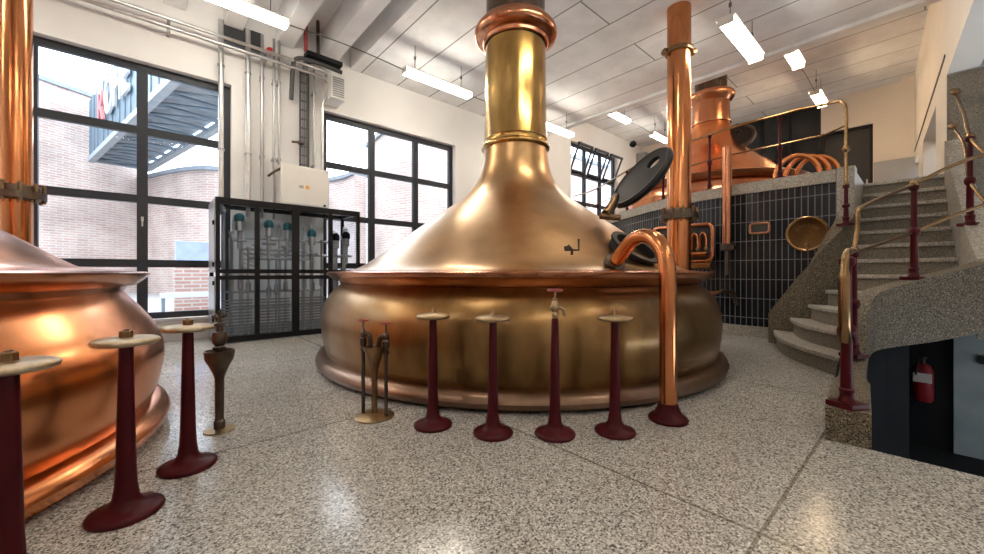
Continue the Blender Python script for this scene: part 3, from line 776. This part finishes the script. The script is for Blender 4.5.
# ------------------------------------------------------------------ glazed valve cabinet
cb = thing('valve_cabinet', 'black framed glazed cabinet full of steel pipes and valves by the window wall', 'cabinet', (1.67, 6.9, 0))
X0, X1, Y0, Y1, ZT, ZM = .68, 2.72, 6.5, 7.28, 2.06, .98
XS = [X0, 1.18, 1.70, 2.23, X1]
fr = MB(); t_ = .055
for x in XS:
    w_ = .05 if x in (X0, X1, 1.70) else .03
    a_, b_ = max(X0, x - w_), min(X1, x + w_)
    fr.box((a_, Y0, .02), (b_, Y0 + .05, ZT))
for i in range(4):
    a_, b_ = XS[i] + .05, XS[i+1] - .05
    for z0, z1 in ((.02, .10), (ZM - .075, ZM - .015), (ZM + .015, ZM + .075), (ZT - .09, ZT)):
        fr.box((a_ - .03, Y0 + .003, z0), (b_ + .03, Y0 + .047, z1))
for x in (X0, X1 - .05):
    fr.box((x, Y1 - .05, .02), (x + .05, Y1, ZT))
    fr.box((x, Y0 + .05, ZT - .06), (x + .05, Y1 - .05, ZT)); fr.box((x, Y0 + .05, .02), (x + .05, Y1 - .05, .08))
fr.box((X0 + .05, Y1 - .05, ZT - .06), (X1 - .05, Y1, ZT))
for x in (X0 + .03, X1 - .03): fr.box((x - .03, Y0 + .01, 0), (x + .03, Y0 + .04, .02))
fr.build('frame', M['black_frame'], cb, smooth=False)
MB().box((X0 + .05, Y0 + .06, ZT - .03), (X1 - .05, Y1 - .06, ZT - .02)).build('top_panel', M['cab_glass'], cb, smooth=False)
MB().box((X0 - .012, Y0 + .04, .05), (X0 - .002, Y1 - .04, ZM - .03)).box((X0 - .012, Y0 + .04, ZM + .03), (X0 - .002, Y1 - .04, ZT - .02)).build('side_panel', M['steel_grey'], cb, smooth=False)
for z in (.35, ZM - .12, ZM + .14, 1.7):
    MB().box((X0 - .035, Y0 + .03, z - .03), (X0 - .013, Y0 + .07, z + .03)).build('hinge', M['black_frame'], cb, smooth=False)
for i in range(4):
    for z0, z1 in ((.09, ZM - .07), (ZM + .07, ZT - .08)):
        MB().box((XS[i] + .03, Y0 + .02, z0), (XS[i+1] - .03, Y0 + .026, z1)).build('glass_panel', M['cab_glass'], cb, smooth=False)
# pipework inside
rnd = random.Random(7)
for x in (.82, .93, 1.04, 1.30, 1.42, 1.55, 1.82, 1.95, 2.08, 2.33, 2.45, 2.58):
    y = 6.85 + rnd.choice((0, .12, .2))
    zt_ = rnd.uniform(1.5, 1.95); pth = [(x, y, .05), (x, y, zt_ - .1), (x, y - .02, zt_ - .03), (x, y - .1, zt_)]
    MB().tube(smoothpath(pth, 4), rnd.choice((.02, .026, .03)), 10).build('pipe', M['steel'], cb)
for x in (.88, 1.0, 1.10, 1.36, 1.48, 1.60, 1.88, 2.02, 2.14, 2.40, 2.52):
    zt_ = rnd.uniform(1.2, 1.7); y = rnd.uniform(6.66, 6.78)
    MB().lathe([(.016, .06), (.016, zt_ * .5), (.034, zt_ * .5 + .02), (.034, zt_ * .5 + .16), (.016, zt_ * .5 + .18), (.016, zt_ - .06), (.028, zt_ - .04), (.028, zt_)], (x, y, 0), 12).build('pipe', M['steel'], cb)
for z, y in ((.5, 6.72), (.72, 6.8), (1.22, 6.7), (1.36, 6.78), (1.52, 6.72), (1.30, 6.98)):
    xa, xb = sorted((rnd.uniform(.78, 1.2), rnd.uniform(1.9, 2.6)))
    MB().tube([(xa, y, z), (xb, y, z)], .02, 10).build('pipe', M['steel'], cb)
for (x, z, h) in ((.98, 1.66, .3), (1.36, 1.60, .25), (1.62, 1.58, .28), (1.98, 1.5, .3), (2.36, 1.46, .3), (2.54, 1.50, .34)):
    y = 6.66
    v_ = MB().lathe([(.03, -h), (.03, -h * .7), (.045, -h * .65), (.045, -h * .55), (.03, -h * .5), (.03, -.05), (.055, -.04), (.055, .1)], (x, y, z), 18)
    v_.tube([(x - .09, y, z - h * .6), (x + .09, y, z - h * .6)], .025, 10)
    v_ = v_.build('valve', M['steel'], cb)
    MB().lathe([(.062, .09), (.066, .1), (.066, .17), (.05, .2), (.02, .215)], (x, y, z), 18).build('actuator', M['teal'] if x < 2.1 else M['black_frame'], v_)
lt = MB()
for i in range(9):
    lt.tube([(.95 + .03 * i, 6.95, 1.0 + .055 * i), (1.2 + .02 * i, 6.95, .93 + .055 * i)], .012, 6)
lt.build('hose', M['steel'], cb)
for xa, xb in ((.76, 1.14), (1.24, 1.64), (1.78, 2.18), (2.3, 2.64)):
    g = MB()
    for i in range(11): g.box((xa, 6.62, .14 + .045 * i), (xb, 6.64, .165 + .045 * i))
    g.build('louvre_panel', M['steel_grey'], cb, smooth=False)
# control box above the cabinet
o = thing('control_box', 'cream steel control box fixed to the wall above the glazed cabinet', 'control box', (1.98, 7.05, 1.9))
MB().box((1.60, 6.98, 2.13), (2.36, WY - .002, 2.80)).build('housing', M['white_box'], o, smooth=False, bevel=.008)
MB().box((1.62, 6.965, 2.15), (2.34, 6.979, 2.78)).build('door', M['white_box'], o, smooth=False, bevel=.004)
MB().box((1.97, 6.96, 2.42), (2.03, 6.964, 2.48)).build('orange_mark', M['orange'], o, smooth=False)
MB().box((1.87, 6.961, 2.425), (1.94, 6.964, 2.475)).build('grey_label', M['grey_wall'], o, smooth=False)
MB().lathe([(.02, 0), (.02, .02)], (2.28, 6.965, 2.17), 12, axis=(0, -1, 0)).build('lock', M['black_iron'], o)
MB().tube([(1.61, 7.03, 2.72), (1.52, 7.1, 2.66), (1.46, 7.2, 2.6)], .02, 8).build('bracket', M['bronze_dark'], o)

# ------------------------------------------------------------------ pipes and conduits on the window wall
def wall_x(px, y=7.25):
    a = (px - 492) / F
    return y / (.747 - .664 * a) * (.664 + .747 * a)
grp = 'vertical steel pipes on the window wall'
for px, r, z0, lab in ((221, .036, 1.9, 'thick vertical steel pipe crossing the right edge of the large left window'),
                       (248, .036, 1.9, 'vertical steel pipe second from the left window, above the glazed cabinet'),
                       (262, .026, 1.9, 'vertical steel pipe third from the left window, above the glazed cabinet'),
                       (274, .02, 1.9, 'slim vertical pipe just left of the control box, first of a close pair'),
                       (279, .02, 2.81, 'slim vertical pipe just left of the control box, second of a close pair'),
                       (314, .02, 2.81, 'slim vertical pipe right of the black cable ladder')):
    x = wall_x(px)
    o = thing('conduit_pipe', lab, 'pipe', (x, 7.25, z0), grp)
    MB().tube([(x, 7.25, z0), (x, 7.25, 4.92 if px < 300 else 4.7)], r, 14).build('pipe', M['steel'] if r > .03 else M['steel_grey'], o)
    for z in (2.9, 4.2):
        MB().lathe([(r, 0), (r + .012, .0), (r + .012, .03), (r, .03)], (x, 7.25, z), 14, cap=False).box((x - .012, 7.25 + r, z), (x + .012, WY, z + .03)).build('clamp', M['steel_grey'], o)
for z, lab in ((4.62, 'upper of two long steel pipes running along the wall above the left window'),
               (4.50, 'lower long steel pipe running along the wall, bending down beside the second window')):
    y = 7.15
    o = thing('long_pipe', lab, 'pipe', (XW, y, z), 'long pipes above the left window')
    if z < 4.55:
        pth = [(XW + .01, y, z), (2.2, y, z)] + smoothpath([(2.3, y, z), (2.38, y, z - .02), (2.42, y, z - .1), (2.40, y + .02, z - .28), (2.34, y + .06, z - .42), (2.33, y + .08, z - .6)], 5) + [(2.33, y + .08, 2.81)]
    else:
        pth = [(XW + .01, y, z), (2.34, y, z), (2.40, y + .05, z - .01), (2.43, WY - .03, z - .02)]
    MB().tube(pth, .026, 12).build('pipe', M['steel'], o)
    for x in (-2.0, .2, 1.42):
        MB().box((x - .02, y - .03, z - .035), (x + .02, WY, z - .026)).build('bracket', M['steel_grey'], o, smooth=False)
# cable ladder
xl = wall_x(305)
o = thing('cable_ladder', 'black cable ladder with cables on the wall between the two windows', 'cable ladder', (xl, 7.3, 2.8))
m = MB()
for s in (-.065, .065): m.box((xl + s - .012, 7.27, 2.81), (xl + s + .012, 7.31, 4.55))
z = 2.9
while z < 4.55: m.box((xl - .053, 7.28, z), (xl + .053, 7.30, z + .025)); z += .16
m.build('ladder', M['duct_dark'], o, smooth=False)
for s in (-.03, .0, .03): MB().tube([(xl + s, 7.262, 2.81), (xl + s, 7.262, 4.55), (xl + s, 7.2, 4.68), (xl + s + .2, 7.2, 4.74)], .012, 8).build('cable', M['cable'], o)
tag(MB().tube([(xl - .2, 7.3, 3.28), (xl - .1, 7.25, 3.28), (xl - .02, 7.25, 3.27)], .02, 8).lathe([(.04, 0), (.045, .02), (.04, .05)], (xl - .08, 7.25, 3.25), 12).build('pipe_stub', M['bronze_dark']),
    'small dark pipe stub with a nut beside the cable ladder', 'pipe')
# dark duct bundle high on the wall + louvred box + bell
o = thing('duct_bundle', 'dark bent ducts and red pipes under the ceiling above the cable ladder', 'duct', (2.1, 7.1, 4.7))
MB().tube(smoothpath([(1.83, 7.3, 4.0), (1.83, 7.2, 4.45), (1.85, 7.16, 4.62), (1.95, 7.1, 4.68), (2.3, 7.08, 4.68), (2.62, 7.08, 4.66)], 6), .036, 12).build('duct', M['duct_dark'], o)
MB().box((2.0, 6.98, 4.73), (2.6, 7.16, 4.80)).build('cable_tray', M['black_frame'], o, smooth=False)
MB().tube([(2.0, 7.06, 4.801), (2.0, 7.06, 5.41)], .032, 10).build('riser_pipe', M['wheel_red'], o)
MB().tube([(2.2, 7.06, 4.801), (2.2, 7.06, 5.41)], .028, 10).build('riser_pipe', M['bronze_dark'], o)
o = thing('louvre_box', 'white box with grey grille on the wall at the corner of the second window', 'vent box', (2.5, 7.1, 4.25))
MB().box((2.40, 7.0, 4.12), (2.66, WY - .001, 4.55)).build('housing', M['white_box'], o, smooth=False, bevel=.008)
g = MB()
for i in range(9): g.box((2.43, 6.985, 4.16 + .04 * i), (2.63, 6.999, 4.182 + .04 * i))
g.build('grille', M['steel_grey'], o, smooth=False)
o = thing('alarm_bell', 'small red alarm bell on the wall above the long pipes', 'bell', (1.52, 7.3, 4.62))
MB().lathe([(.01, .0), (.05, .005), (.06, .03), (.06, .07), (.02, .09)], (1.52, 7.39, 4.74), 16, axis=(0, -1, 0)).build('dome', M['red'], o)
for xa, xb, lab in ((.86, 1.41, 'dark vent opening high on the wall above the window corner, behind two steel pipes'),):
    o = thing('vent_opening', lab, 'vent', ((xa + xb) / 2, WY, 4.6))
    MB().box((xa, WY - .03, 4.66), (xb, WY - .001, 5.0)).build('panel', M['dark_void'], o, smooth=False)
    MB().box((xa, WY - .05, 4.64), (xb, WY - .031, 4.67)).build('frame', M['steel_dark'], o, smooth=False)
tag(MB().box((14.0, 7.05, 5.2), (14.45, WY - .001, 5.6)).build('wall_fan', M['steel_grey'], smooth=False, bevel=.02), 'grey ventilation box high in the far corner by the last window', 'vent box')

# ------------------------------------------------------------------ lamps
def lamp(label, x0, x1, y, z, zc, grp, mat, trough):
    o = thing('tube_lamp', label, 'ceiling lamp', ((x0 + x1) / 2, y, z), grp)
    if trough:
        MB().box((x0, y - .085, z), (x1, y + .085, z + .075)).build('diffuser', mat, o, smooth=False, bevel=.015)
        MB().box((x0 - .01, y - .08, z + .0752), (x1 + .01, y + .08, z + .10)).box((x0 - .012, y - .08, z + .0), (x0 - .002, y + .08, z + .0752)).box((x1 + .002, y - .08, z), (x1 + .012, y + .08, z + .0752)).build('housing', M['lamp_body'], o, smooth=False)
    else:
        for s in (-.06, .06):
            MB().tube([(x0 + .03, y + s, z), (x1 - .03, y + s, z)], .022, 12).build('tube', mat, o)
        MB().box((x0, y - .12, z + .06), (x1, y + .12, z + .085)).box((x0, y - .1, z - .03), (x0 + .02, y + .1, z + .06)).box((x1 - .02, y - .1, z - .03), (x1, y + .1, z + .06)).build('reflector', M['lamp_body'], o, smooth=False)
    for x in (x0 + .2, x1 - .2):
        MB().tube([(x, y, z + .085), (x, y, zc - .001)], .006, 6).lathe([(.02, 0), (.02, .05)], (x, y, z + (zc - z) * .55), 8).build('hanger', M['cable'], o)
    return o
gA = 'lamps hung along the window wall'
YA, ZL = 5.88, 4.40
xsA = [(-6 + .7, -6 + 2.1), (-3.2, -1.8), (.0, 1.42), (3.24, 4.64), (6.48, 7.88)]
labA = ['lamp over the window side near the west wall', 'lamp over the orange copper kettle by the window', 'glowing trough lamp at the top above the large left window', 'hanging trough lamp above the second window', 'hanging lamp beyond the kettle neck, partly hidden by it']
for (a, b), l in zip(xsA, labA): lamp(l, a, b, YA, ZL, CZ if a > 2.98 else 5.42, gA, M['lamp'], True)
for (a, b), l in (((9.2, 10.25), 'lamp hanging before the far window under the higher ceiling'), ((11.7, 12.8), 'farthest lamp, hanging above the open black lid')):
    lamp(l, a, b, 5.66, 5.3, CZ2, gA, M['lamp'], True)
gB = 'twin tube lamps over the stairs'
YB = 1.8
labB = ['twin tube lamp in the row over the floor, behind the camera', 'twin tube lamp high over the floor before the orange kettle', 'twin tube lamp high over the handwheel stands', 'largest twin tube lamp, right of the copper pipe']
for (a, b), l in zip(((-3.9, -2.5), (-.65, .75), (2.58, 4.0), (5.83, 7.25)), labB): lamp(l, a, b, YB, ZL, CZ if a > 2.98 or b > 3 else 5.42, gB, M['lamp'], False)
for (a, b), l in (((9.3, 10.15), 'twin tube lamp between the largest one and the farthest one'), ((11.9, 12.95), 'smallest, farthest twin tube lamp above the platform railing')):
    lamp(l, a, b, 1.76, 5.3, CZ2, gB, M['lamp_back'], False)
gC = 'twin tube lamps behind the camera'
for (a, b), l in zip(((-3.9, -2.5), (-.65, .75), (2.58, 4.0)), ('twin tube lamp of the rear row over the west side', 'twin tube lamp of the rear row in its middle', 'twin tube lamp of the rear row near the stairwell')):
    lamp(l, a, b, -2.1, ZL, CZ if b > 3 else 5.42, gC, M['lamp'], False)
def cable(label, pts):
    tag(MB().tube(smoothpath(pts, 5), .008, 6).build('lamp_cable', M['cable']), label, 'cable', 'cables linking the lamps')
cable('grey cable between the two lamps above the left and second windows', [(1.44, YA, ZL + .05), (2.3, YA, ZL + .09), (3.22, YA, ZL + .05)])
cable('grey cable running behind the kettle neck to the third window-side lamp', [(4.66, YA, ZL + .05), (5.6, YA, ZL + .06), (6.46, YA, ZL + .05)])
cable('grey cable between the two farthest lamps by the window wall', [(10.255, 5.66, 5.34), (11.0, 5.66, 5.38), (11.695, 5.66, 5.34)])
cable('grey cable between the two small twin lamps over the platform', [(10.17, 1.76, 5.36), (11.0, 1.76, 5.4), (11.88, 1.76, 5.36)])

# ------------------------------------------------------------------ fittings on the tiled wall
xf = 7.05 - .003
dc = Vector((7.04, 1.12, 1.56))
o = thing('bronze_hatch', 'round bronze hatch with raised lettering on the black tiled wall', 'hatch', dc)
MB().lathe([(.245, 0), (.25, .02), (.235, .04), (.21, .03), (.2, .022), (.05, .03)], dc, 48, axis=(-1, 0, 0)).build('cover', M['bronze_mid'], o, angle=50)
lt = MB()
for i in range(6):
    t = math.radians(150 - i * 24)
    c = dc + Vector((-.03, 0, 0)) + Vector((0, -math.cos(t), math.sin(t))) * .125
    # raised letter strokes along an arc, too worn to read in the photograph
    rd = Vector((0, -math.cos(t), math.sin(t))); tg = Vector((0, -math.sin(t), -math.cos(t)))
    lt.obox(c - tg * .011, (1, 0, 0), tg, rd, .012, .007, .042); lt.obox(c + tg * .011, (1, 0, 0), tg, rd, .012, .007, .042)
    if i % 2 == 0: lt.obox(c, (1, 0, 0), tg, rd, .011, .02, .007)
lt.build('lettering', M['brass_rail'], o, smooth=False)
MB().lathe([(.012, 0), (.014, .02), (.006, .03)], dc + Vector((-.03, 0, .02)), 12, axis=(-1, 0, 0)).build('knob', M['brass_rail'], o)
MB().lathe([(.016, 0), (.02, .03), (.008, .045)], dc + Vector((-.03, .0, -.16)), 12, axis=(-1, 0, 0)).tube([dc + Vector((-.05, .0, -.155)), dc + Vector((-.06, -.01, -.25))], .012, 8).build('latch', M['bronze'], o)
MB().lathe([(.212, 0), (.25, .005), (.252, .035), (.236, .046), (.215, .04), (.212, 0)], dc + Vector((-.001, 0, 0)), 48, cap=False, axis=(-1, 0, 0)).build('rim', M['brass_rail'], o)
o = thing('slot_frame', 'small rectangular copper frame around a dark slot in the tiled wall', 'frame', (7.04, 1.70, 1.69))
def rrect(cy, cz, w, h, r, x, n=5):
    P = []
    for sy, sz, a0 in ((1, 1, 0), (-1, 1, 90), (-1, -1, 180), (1, -1, 270)):
        for i in range(n + 1):
            t = math.radians(a0 + 90 * i / n)
            P.append(Vector((x, cy + sy * (w/2 - r) + r * math.cos(t), cz + sz * (h/2 - r) + r * math.sin(t))))
    return P
MB().tube(rrect(1.70, 1.69, .25, .15, .035, 7.035), .018, 8, closed=True).build('frame', M['copper_dark'], o)
MB().box((7.036, 1.59, 1.63), (7.047, 1.81, 1.75)).build('slot', M['dark_void'], o, smooth=False)
# manifold
mc = Vector((6.92, 2.72, 1.5))
o = thing('copper_manifold', 'copper tube manifold in a rounded frame behind the tall copper pipe', 'manifold', mc)
cy, cz, w_, h_ = 2.78, 1.50, .98, .60
MB().tube(rrect(cy, cz, w_, h_, .09, 6.82), .033, 12, closed=True).build('frame', M['copper'], o)
MB().box((6.84, cy - w_/2 + .02, cz - h_/2 + .02), (6.86, cy + w_/2 - .02, cz + h_/2 - .02)).build('back_plate', M['dark_void'], o, smooth=False)  # dark plate stands in for the shaded recess behind the coils
for i in range(6):
    y = cy - w_/2 + .13 + .13 * i
    cp = [(6.80, y + .045, cz - .1), (6.79, y + .045, cz + .06), (6.78, y + .03, cz + .13), (6.78, y, cz + .155), (6.78, y - .03, cz + .13), (6.79, y - .045, cz + .06), (6.80, y - .045, cz - .08)]
    MB().tube(smoothpath(cp, 4), .019, 8).build('coil', M['copper'], o)
    MB().lathe([(.022, 0), (.03, .015), (.022, .04)], (6.79, y - .045, cz - .10), 10, axis=(-1, 0, 0)).build('cock', M['brass_pale'], o)
MB().tube([(6.76, cy - w_/2 + .06, cz - .19), (6.76, cy + w_/2 - .06, cz - .19)], .045, 14).build('header_pipe', M['copper_pipe'], o)
MB().box((6.66, cy - w_/2 - .02, cz - h_/2 - .13), (6.90, cy + w_/2, cz - h_/2 - .04)).build('ledge', M['brass'], o, smooth=False, bevel=.01)
MB().box((6.86, cy - .35, cz - .12), (7.2, cy - .3, cz - .08)).box((6.86, cy + .3, cz - .12), (7.24, cy + .35, cz - .08)).build('bracket', M['black_iron'], o, smooth=False)
# vertical pale copper pipe on the tiled wall
vp = at(727, 200, 6.2)
o = thing('vertical_copper_pipe', 'pale copper pipe running up the tiled wall beside the manifold', 'pipe', (vp.x, vp.y, 1.4))
MB().tube([(vp.x, vp.y, 1.42), (vp.x, vp.y, 3.02)], .068, 18).build('pipe', M['copper'], o)
MB().lathe([(.03, -.45), (.03, -.06), (.1, -.05), (.1, .03), (.075, .05)], (vp.x, vp.y, 1.42), 18).tube([(vp.x, vp.y, 1.4), (vp.x - .06, vp.y - .13, 1.4)], .03, 10).build('valve', M['bronze_dark'], o)
MB().box((vp.x, vp.y - .03, 1.7), (vp.x + .12, vp.y + .03, 1.73)).build('bracket', M['bronze_dark'], o)
# small copper dish with lever at the foot of the tiled wall
sp = at(712, 292, 5.9)
o = thing('copper_dish', 'small copper dish on a dark lever at the right flank of the kettle', 'dish', sp)
MB().lathe([(.03, -.05), (.1, -.02), (.15, .01), (.16, .02), (.14, .015), (.05, -.01)], sp, 24).build('dish', M['copper'], o)
q = at(733, 292, 5.95)
MB().tube([sp + Vector((0, 0, -.04)), at(722, 291, 5.95), q, at(737, 305, 5.95)], .03, 8).tube([q, at(730, 291, 6.25)], .025, 8).build('lever', M['bronze_dark'], o)
# copper hoses on the platform
for i, (px, lab) in enumerate(((797, 'first bent copper tube behind the platform edge'), (807, 'middle bent copper tube behind the platform edge'), (817, 'last bent copper tube behind the platform edge, next to the dark door'))):
    c = at(px, 178, 7.2 + .16 * i)
    d1 = Vector((.35, -.94, 0))
    P = [c + d1 * .34 * math.cos(math.radians(a)) + UP * (.42 * math.sin(math.radians(a))) for a in range(0, 181, 15)]
    P = [Vector((P[0].x, P[0].y, PZ))] + P + [Vector((P[-1].x, P[-1].y, PZ))]
    tag(MB().tube(P, .042, 12).build('bent_tube', M['copper_bright']), lab, 'pipe', 'bent copper tubes on the platform')

# ------------------------------------------------------------------ outside
struct(MB().box((-40, WY + .34, -.2), (45, 60, -.02)).build('ground_yard', M['asphalt'], smooth=False))
def brickwall(path, z, label, mat, top=True, w=.6):
    o = thing('brick_building', label, 'building', (path[0][0], path[0][1], 0))
    MB().ribbon(path, -.02, z, w).build('facade', mat, o, smooth=False)
    MB().ribbon(path, z + .001, z + .18, w + .25).build('roof_edge', M['roof'], o, smooth=False)
    return o
brickwall([(-16, 16.4), (-3.45, 24.7), (-.5, 26.65)], 9.0, 'pale brick building behind the lettered bridge, seen through the left window', M['brick'])
cv = [(p.x, p.y) for p in smoothpath([(-1.0, 31.0, 0), (.6, 26.6, 0), (1.7, 24.2, 0), (2.7, 23.3, 0), (5.0, 24.0, 0), (7.2, 22.6, 0), (8.0, 20.6, 0), (8.1, 19.3, 0)], 6)]
cv = [(a * .93, b * .93) for a, b in cv]
brickwall(cv, 5.65, 'low curved pale brick wall across the yard', M['brick'])
o = brickwall([(8.45, 18.6), (8.2, 15.8), (8.8, 14.0), (14, 13.2), (24, 13.0)], 7.3, 'taller pale brick block seen through the second window', M['brick'])
for x, yl in ((5.35, 21.72), (6.4, 20.9)): tag(MB().box((x * .93 - .12, yl, 4.3), (x * .93 + .12, yl + .24, 4.55)).build('wall_lamp', M['steel_dark'], smooth=False), 'small dark lamp on the curved brick wall, %s one' % ('nearer the lamp post' if x < 6 else 'farther along'), 'lamp')
# bridge with lettering
b0, b1 = Vector((-1.95, 24.6)), Vector((.95, 10.6)); bd = (b1 - b0).normalized(); bn = Vector((bd.y, -bd.x))
if bn.x > 0: bn = -bn
wv = -bn * 1.9
o = thing('footbridge', 'blue-grey clad steel bridge with large lettering outside the left window', 'bridge', (b0.x, b0.y, 6.0))
cl = MB()
L_ = (b1 - b0).length; i = 0.0
while i < L_ - .01:
    c = b0 + bd * (i + .2)
    cl.obox((c.x, c.y, 7.35), (bd.x, bd.y, 0), (bn.x, bn.y, 0), UP, .36, .08 if int(i / .4) % 2 else .13, 2.5); i += .4
c = (b0 + b1) / 2 - bn * .1
cl.obox((c.x, c.y, 7.35), (bd.x, bd.y, 0), (bn.x, bn.y, 0), UP, L_, .1, 2.5)
cl.build('cladding', M['cladding'], o, smooth=False)
c = b0 + wv / 2
MB().obox((c.x, c.y, 7.35), (bd.x, bd.y, 0), (bn.x, bn.y, 0), UP, .1, 1.7, 2.5).build('end_wall', M['cladding'], o, smooth=False)
bm_ = MB()
for s in (0, 1):
    c = (b0 + b1) / 2 + wv * s
    bm_.obox((c.x, c.y, 6.0), (bd.x, bd.y, 0), (bn.x, bn.y, 0), UP, L_, .22, .2)
bm_.build('edge_beam', M['steel_beam'], o, smooth=False)
tr = MB(); k = 0
while k * 1.2 < L_:
    c = b0 + bd * k * 1.2
    p, q = c, c + wv; q2 = c + wv + bd * 1.2
    tr.tube([(p.x, p.y, 6.02), (q.x, q.y, 6.02)], .07, 6); tr.tube([(p.x, p.y, 6.05), (q2.x, q2.y, 6.05)], .05, 6); k += 1
tr.build('truss', M['steel_dark'], o, smooth=False)
c = (b0 + b1) / 2 + wv / 2
MB().obox((c.x, c.y, 6.22), (bd.x, bd.y, 0), (bn.x, bn.y, 0), UP, L_, 1.7, .06).build('deck', M['steel_beam'], o, smooth=False)
ang = math.atan2(bd.y, bd.x)
def letters(body, s, mat, size):
    fc = bpy.data.curves.new('lettering', 'FONT'); fc.body = body; fc.size = size; fc.extrude = .04; fc.offset = .025
    fc.materials.append(mat)
    tmp = bpy.data.objects.new('lettering_curve', fc); COL.objects.link(tmp)
    dg = bpy.context.evaluated_depsgraph_get(); me = bpy.data.meshes.new_from_object(tmp.evaluated_get(dg))
    bpy.data.objects.remove(tmp)
    fo = bpy.data.objects.new('lettering', me); COL.objects.link(fo); fo.parent = o
    p = b0 + bd * s + bn * .14
    fo.location = Vector((p.x, p.y, 6.9)) - o.location
    fo.rotation_euler = (PI / 2, 0, ang)
letters('R', 2.7, M['letter_red'], 1.85)
letters('OHE', 4.02, M['letter_white'], 1.85)
# yard things
tag(MB().tube([(6.1, 20.6, 0), (6.1, 20.6, 8.4)], .22, 12).tube([(6.1, 20.6, 7.2), (6.3, 20.3, 7.2)], .1, 8).build('lamp_post', M['cladding']), 'blue-grey post in the yard seen through the second window', 'post')
bx = at(194, 300, 10.5)
o = thing('brick_pier', 'red brick pier with a blue box in the yard behind the left window', 'pier', (bx.x, bx.y, 0))
MB().ribbon([(bx.x - .42, bx.y), (bx.x + .42, bx.y)], -.02, 1.25, .5).build('pier', M['brick_red'], o, smooth=False)
MB().box((bx.x - .40, bx.y - .2, 1.25), (bx.x + .40, bx.y + .15, 1.85)).build('blue_box', M['blue_box'], o, smooth=False, bevel=.02)
p = at(190, 297, 9.2)
o = thing('yard_rail', 'white barrier rail in the yard in front of the brick pier', 'rail', (p.x, p.y, 0))
MB().box((p.x - .55, p.y - .05, .42), (p.x + .8, p.y + .05, .54)).build('rail', M['letter_white'], o, smooth=False)
MB().box((p.x - .52, p.y - .04, -.02), (p.x - .45, p.y + .04, .42)).build('leg', M['steel_dark'], o, smooth=False)
MB().box((p.x + .7, p.y - .04, -.02), (p.x + .77, p.y + .04, .42)).build('leg', M['steel_dark'], o, smooth=False)

# ------------------------------------------------------------------ sky, camera, colour management
w = bpy.data.worlds.new('sky'); S.world = w; w.use_nodes = True
nt = w.node_tree; bg = nt.nodes['Background']
tc = nt.nodes.new('ShaderNodeTexCoord')
n = node(nt, 'ShaderNodeTexNoise', Scale=2.2, Detail=6.0); nt.links.new(tc.outputs['Generated'], n.inputs['Vector'])
r = ramp(nt, [(.38, (.66, .82, 1.0)), (.62, (.95, .98, 1.0))]); nt.links.new(n.outputs['Fac'], r.inputs['Fac'])
nt.links.new(r.outputs['Color'], bg.inputs['Color'])
bg.inputs['Strength'].default_value = 4.6

cam = bpy.data.cameras.new('camera'); co = bpy.data.objects.new('camera', cam); COL.objects.link(co)
co.location = (0, 0, 1.0)
co.rotation_euler = (PI / 2, 0, -math.atan2(.664, .747))
cam.sensor_width = 36; cam.lens = 36 * F / 984; cam.shift_y = -4 / 984; cam.clip_start = .05
S.camera = co
S.view_settings.view_transform = 'Standard'; S.view_settings.look = 'None'
S.view_settings.gamma = 1; S.view_settings.use_curve_mapping = False
S.view_settings.exposure = 0.56
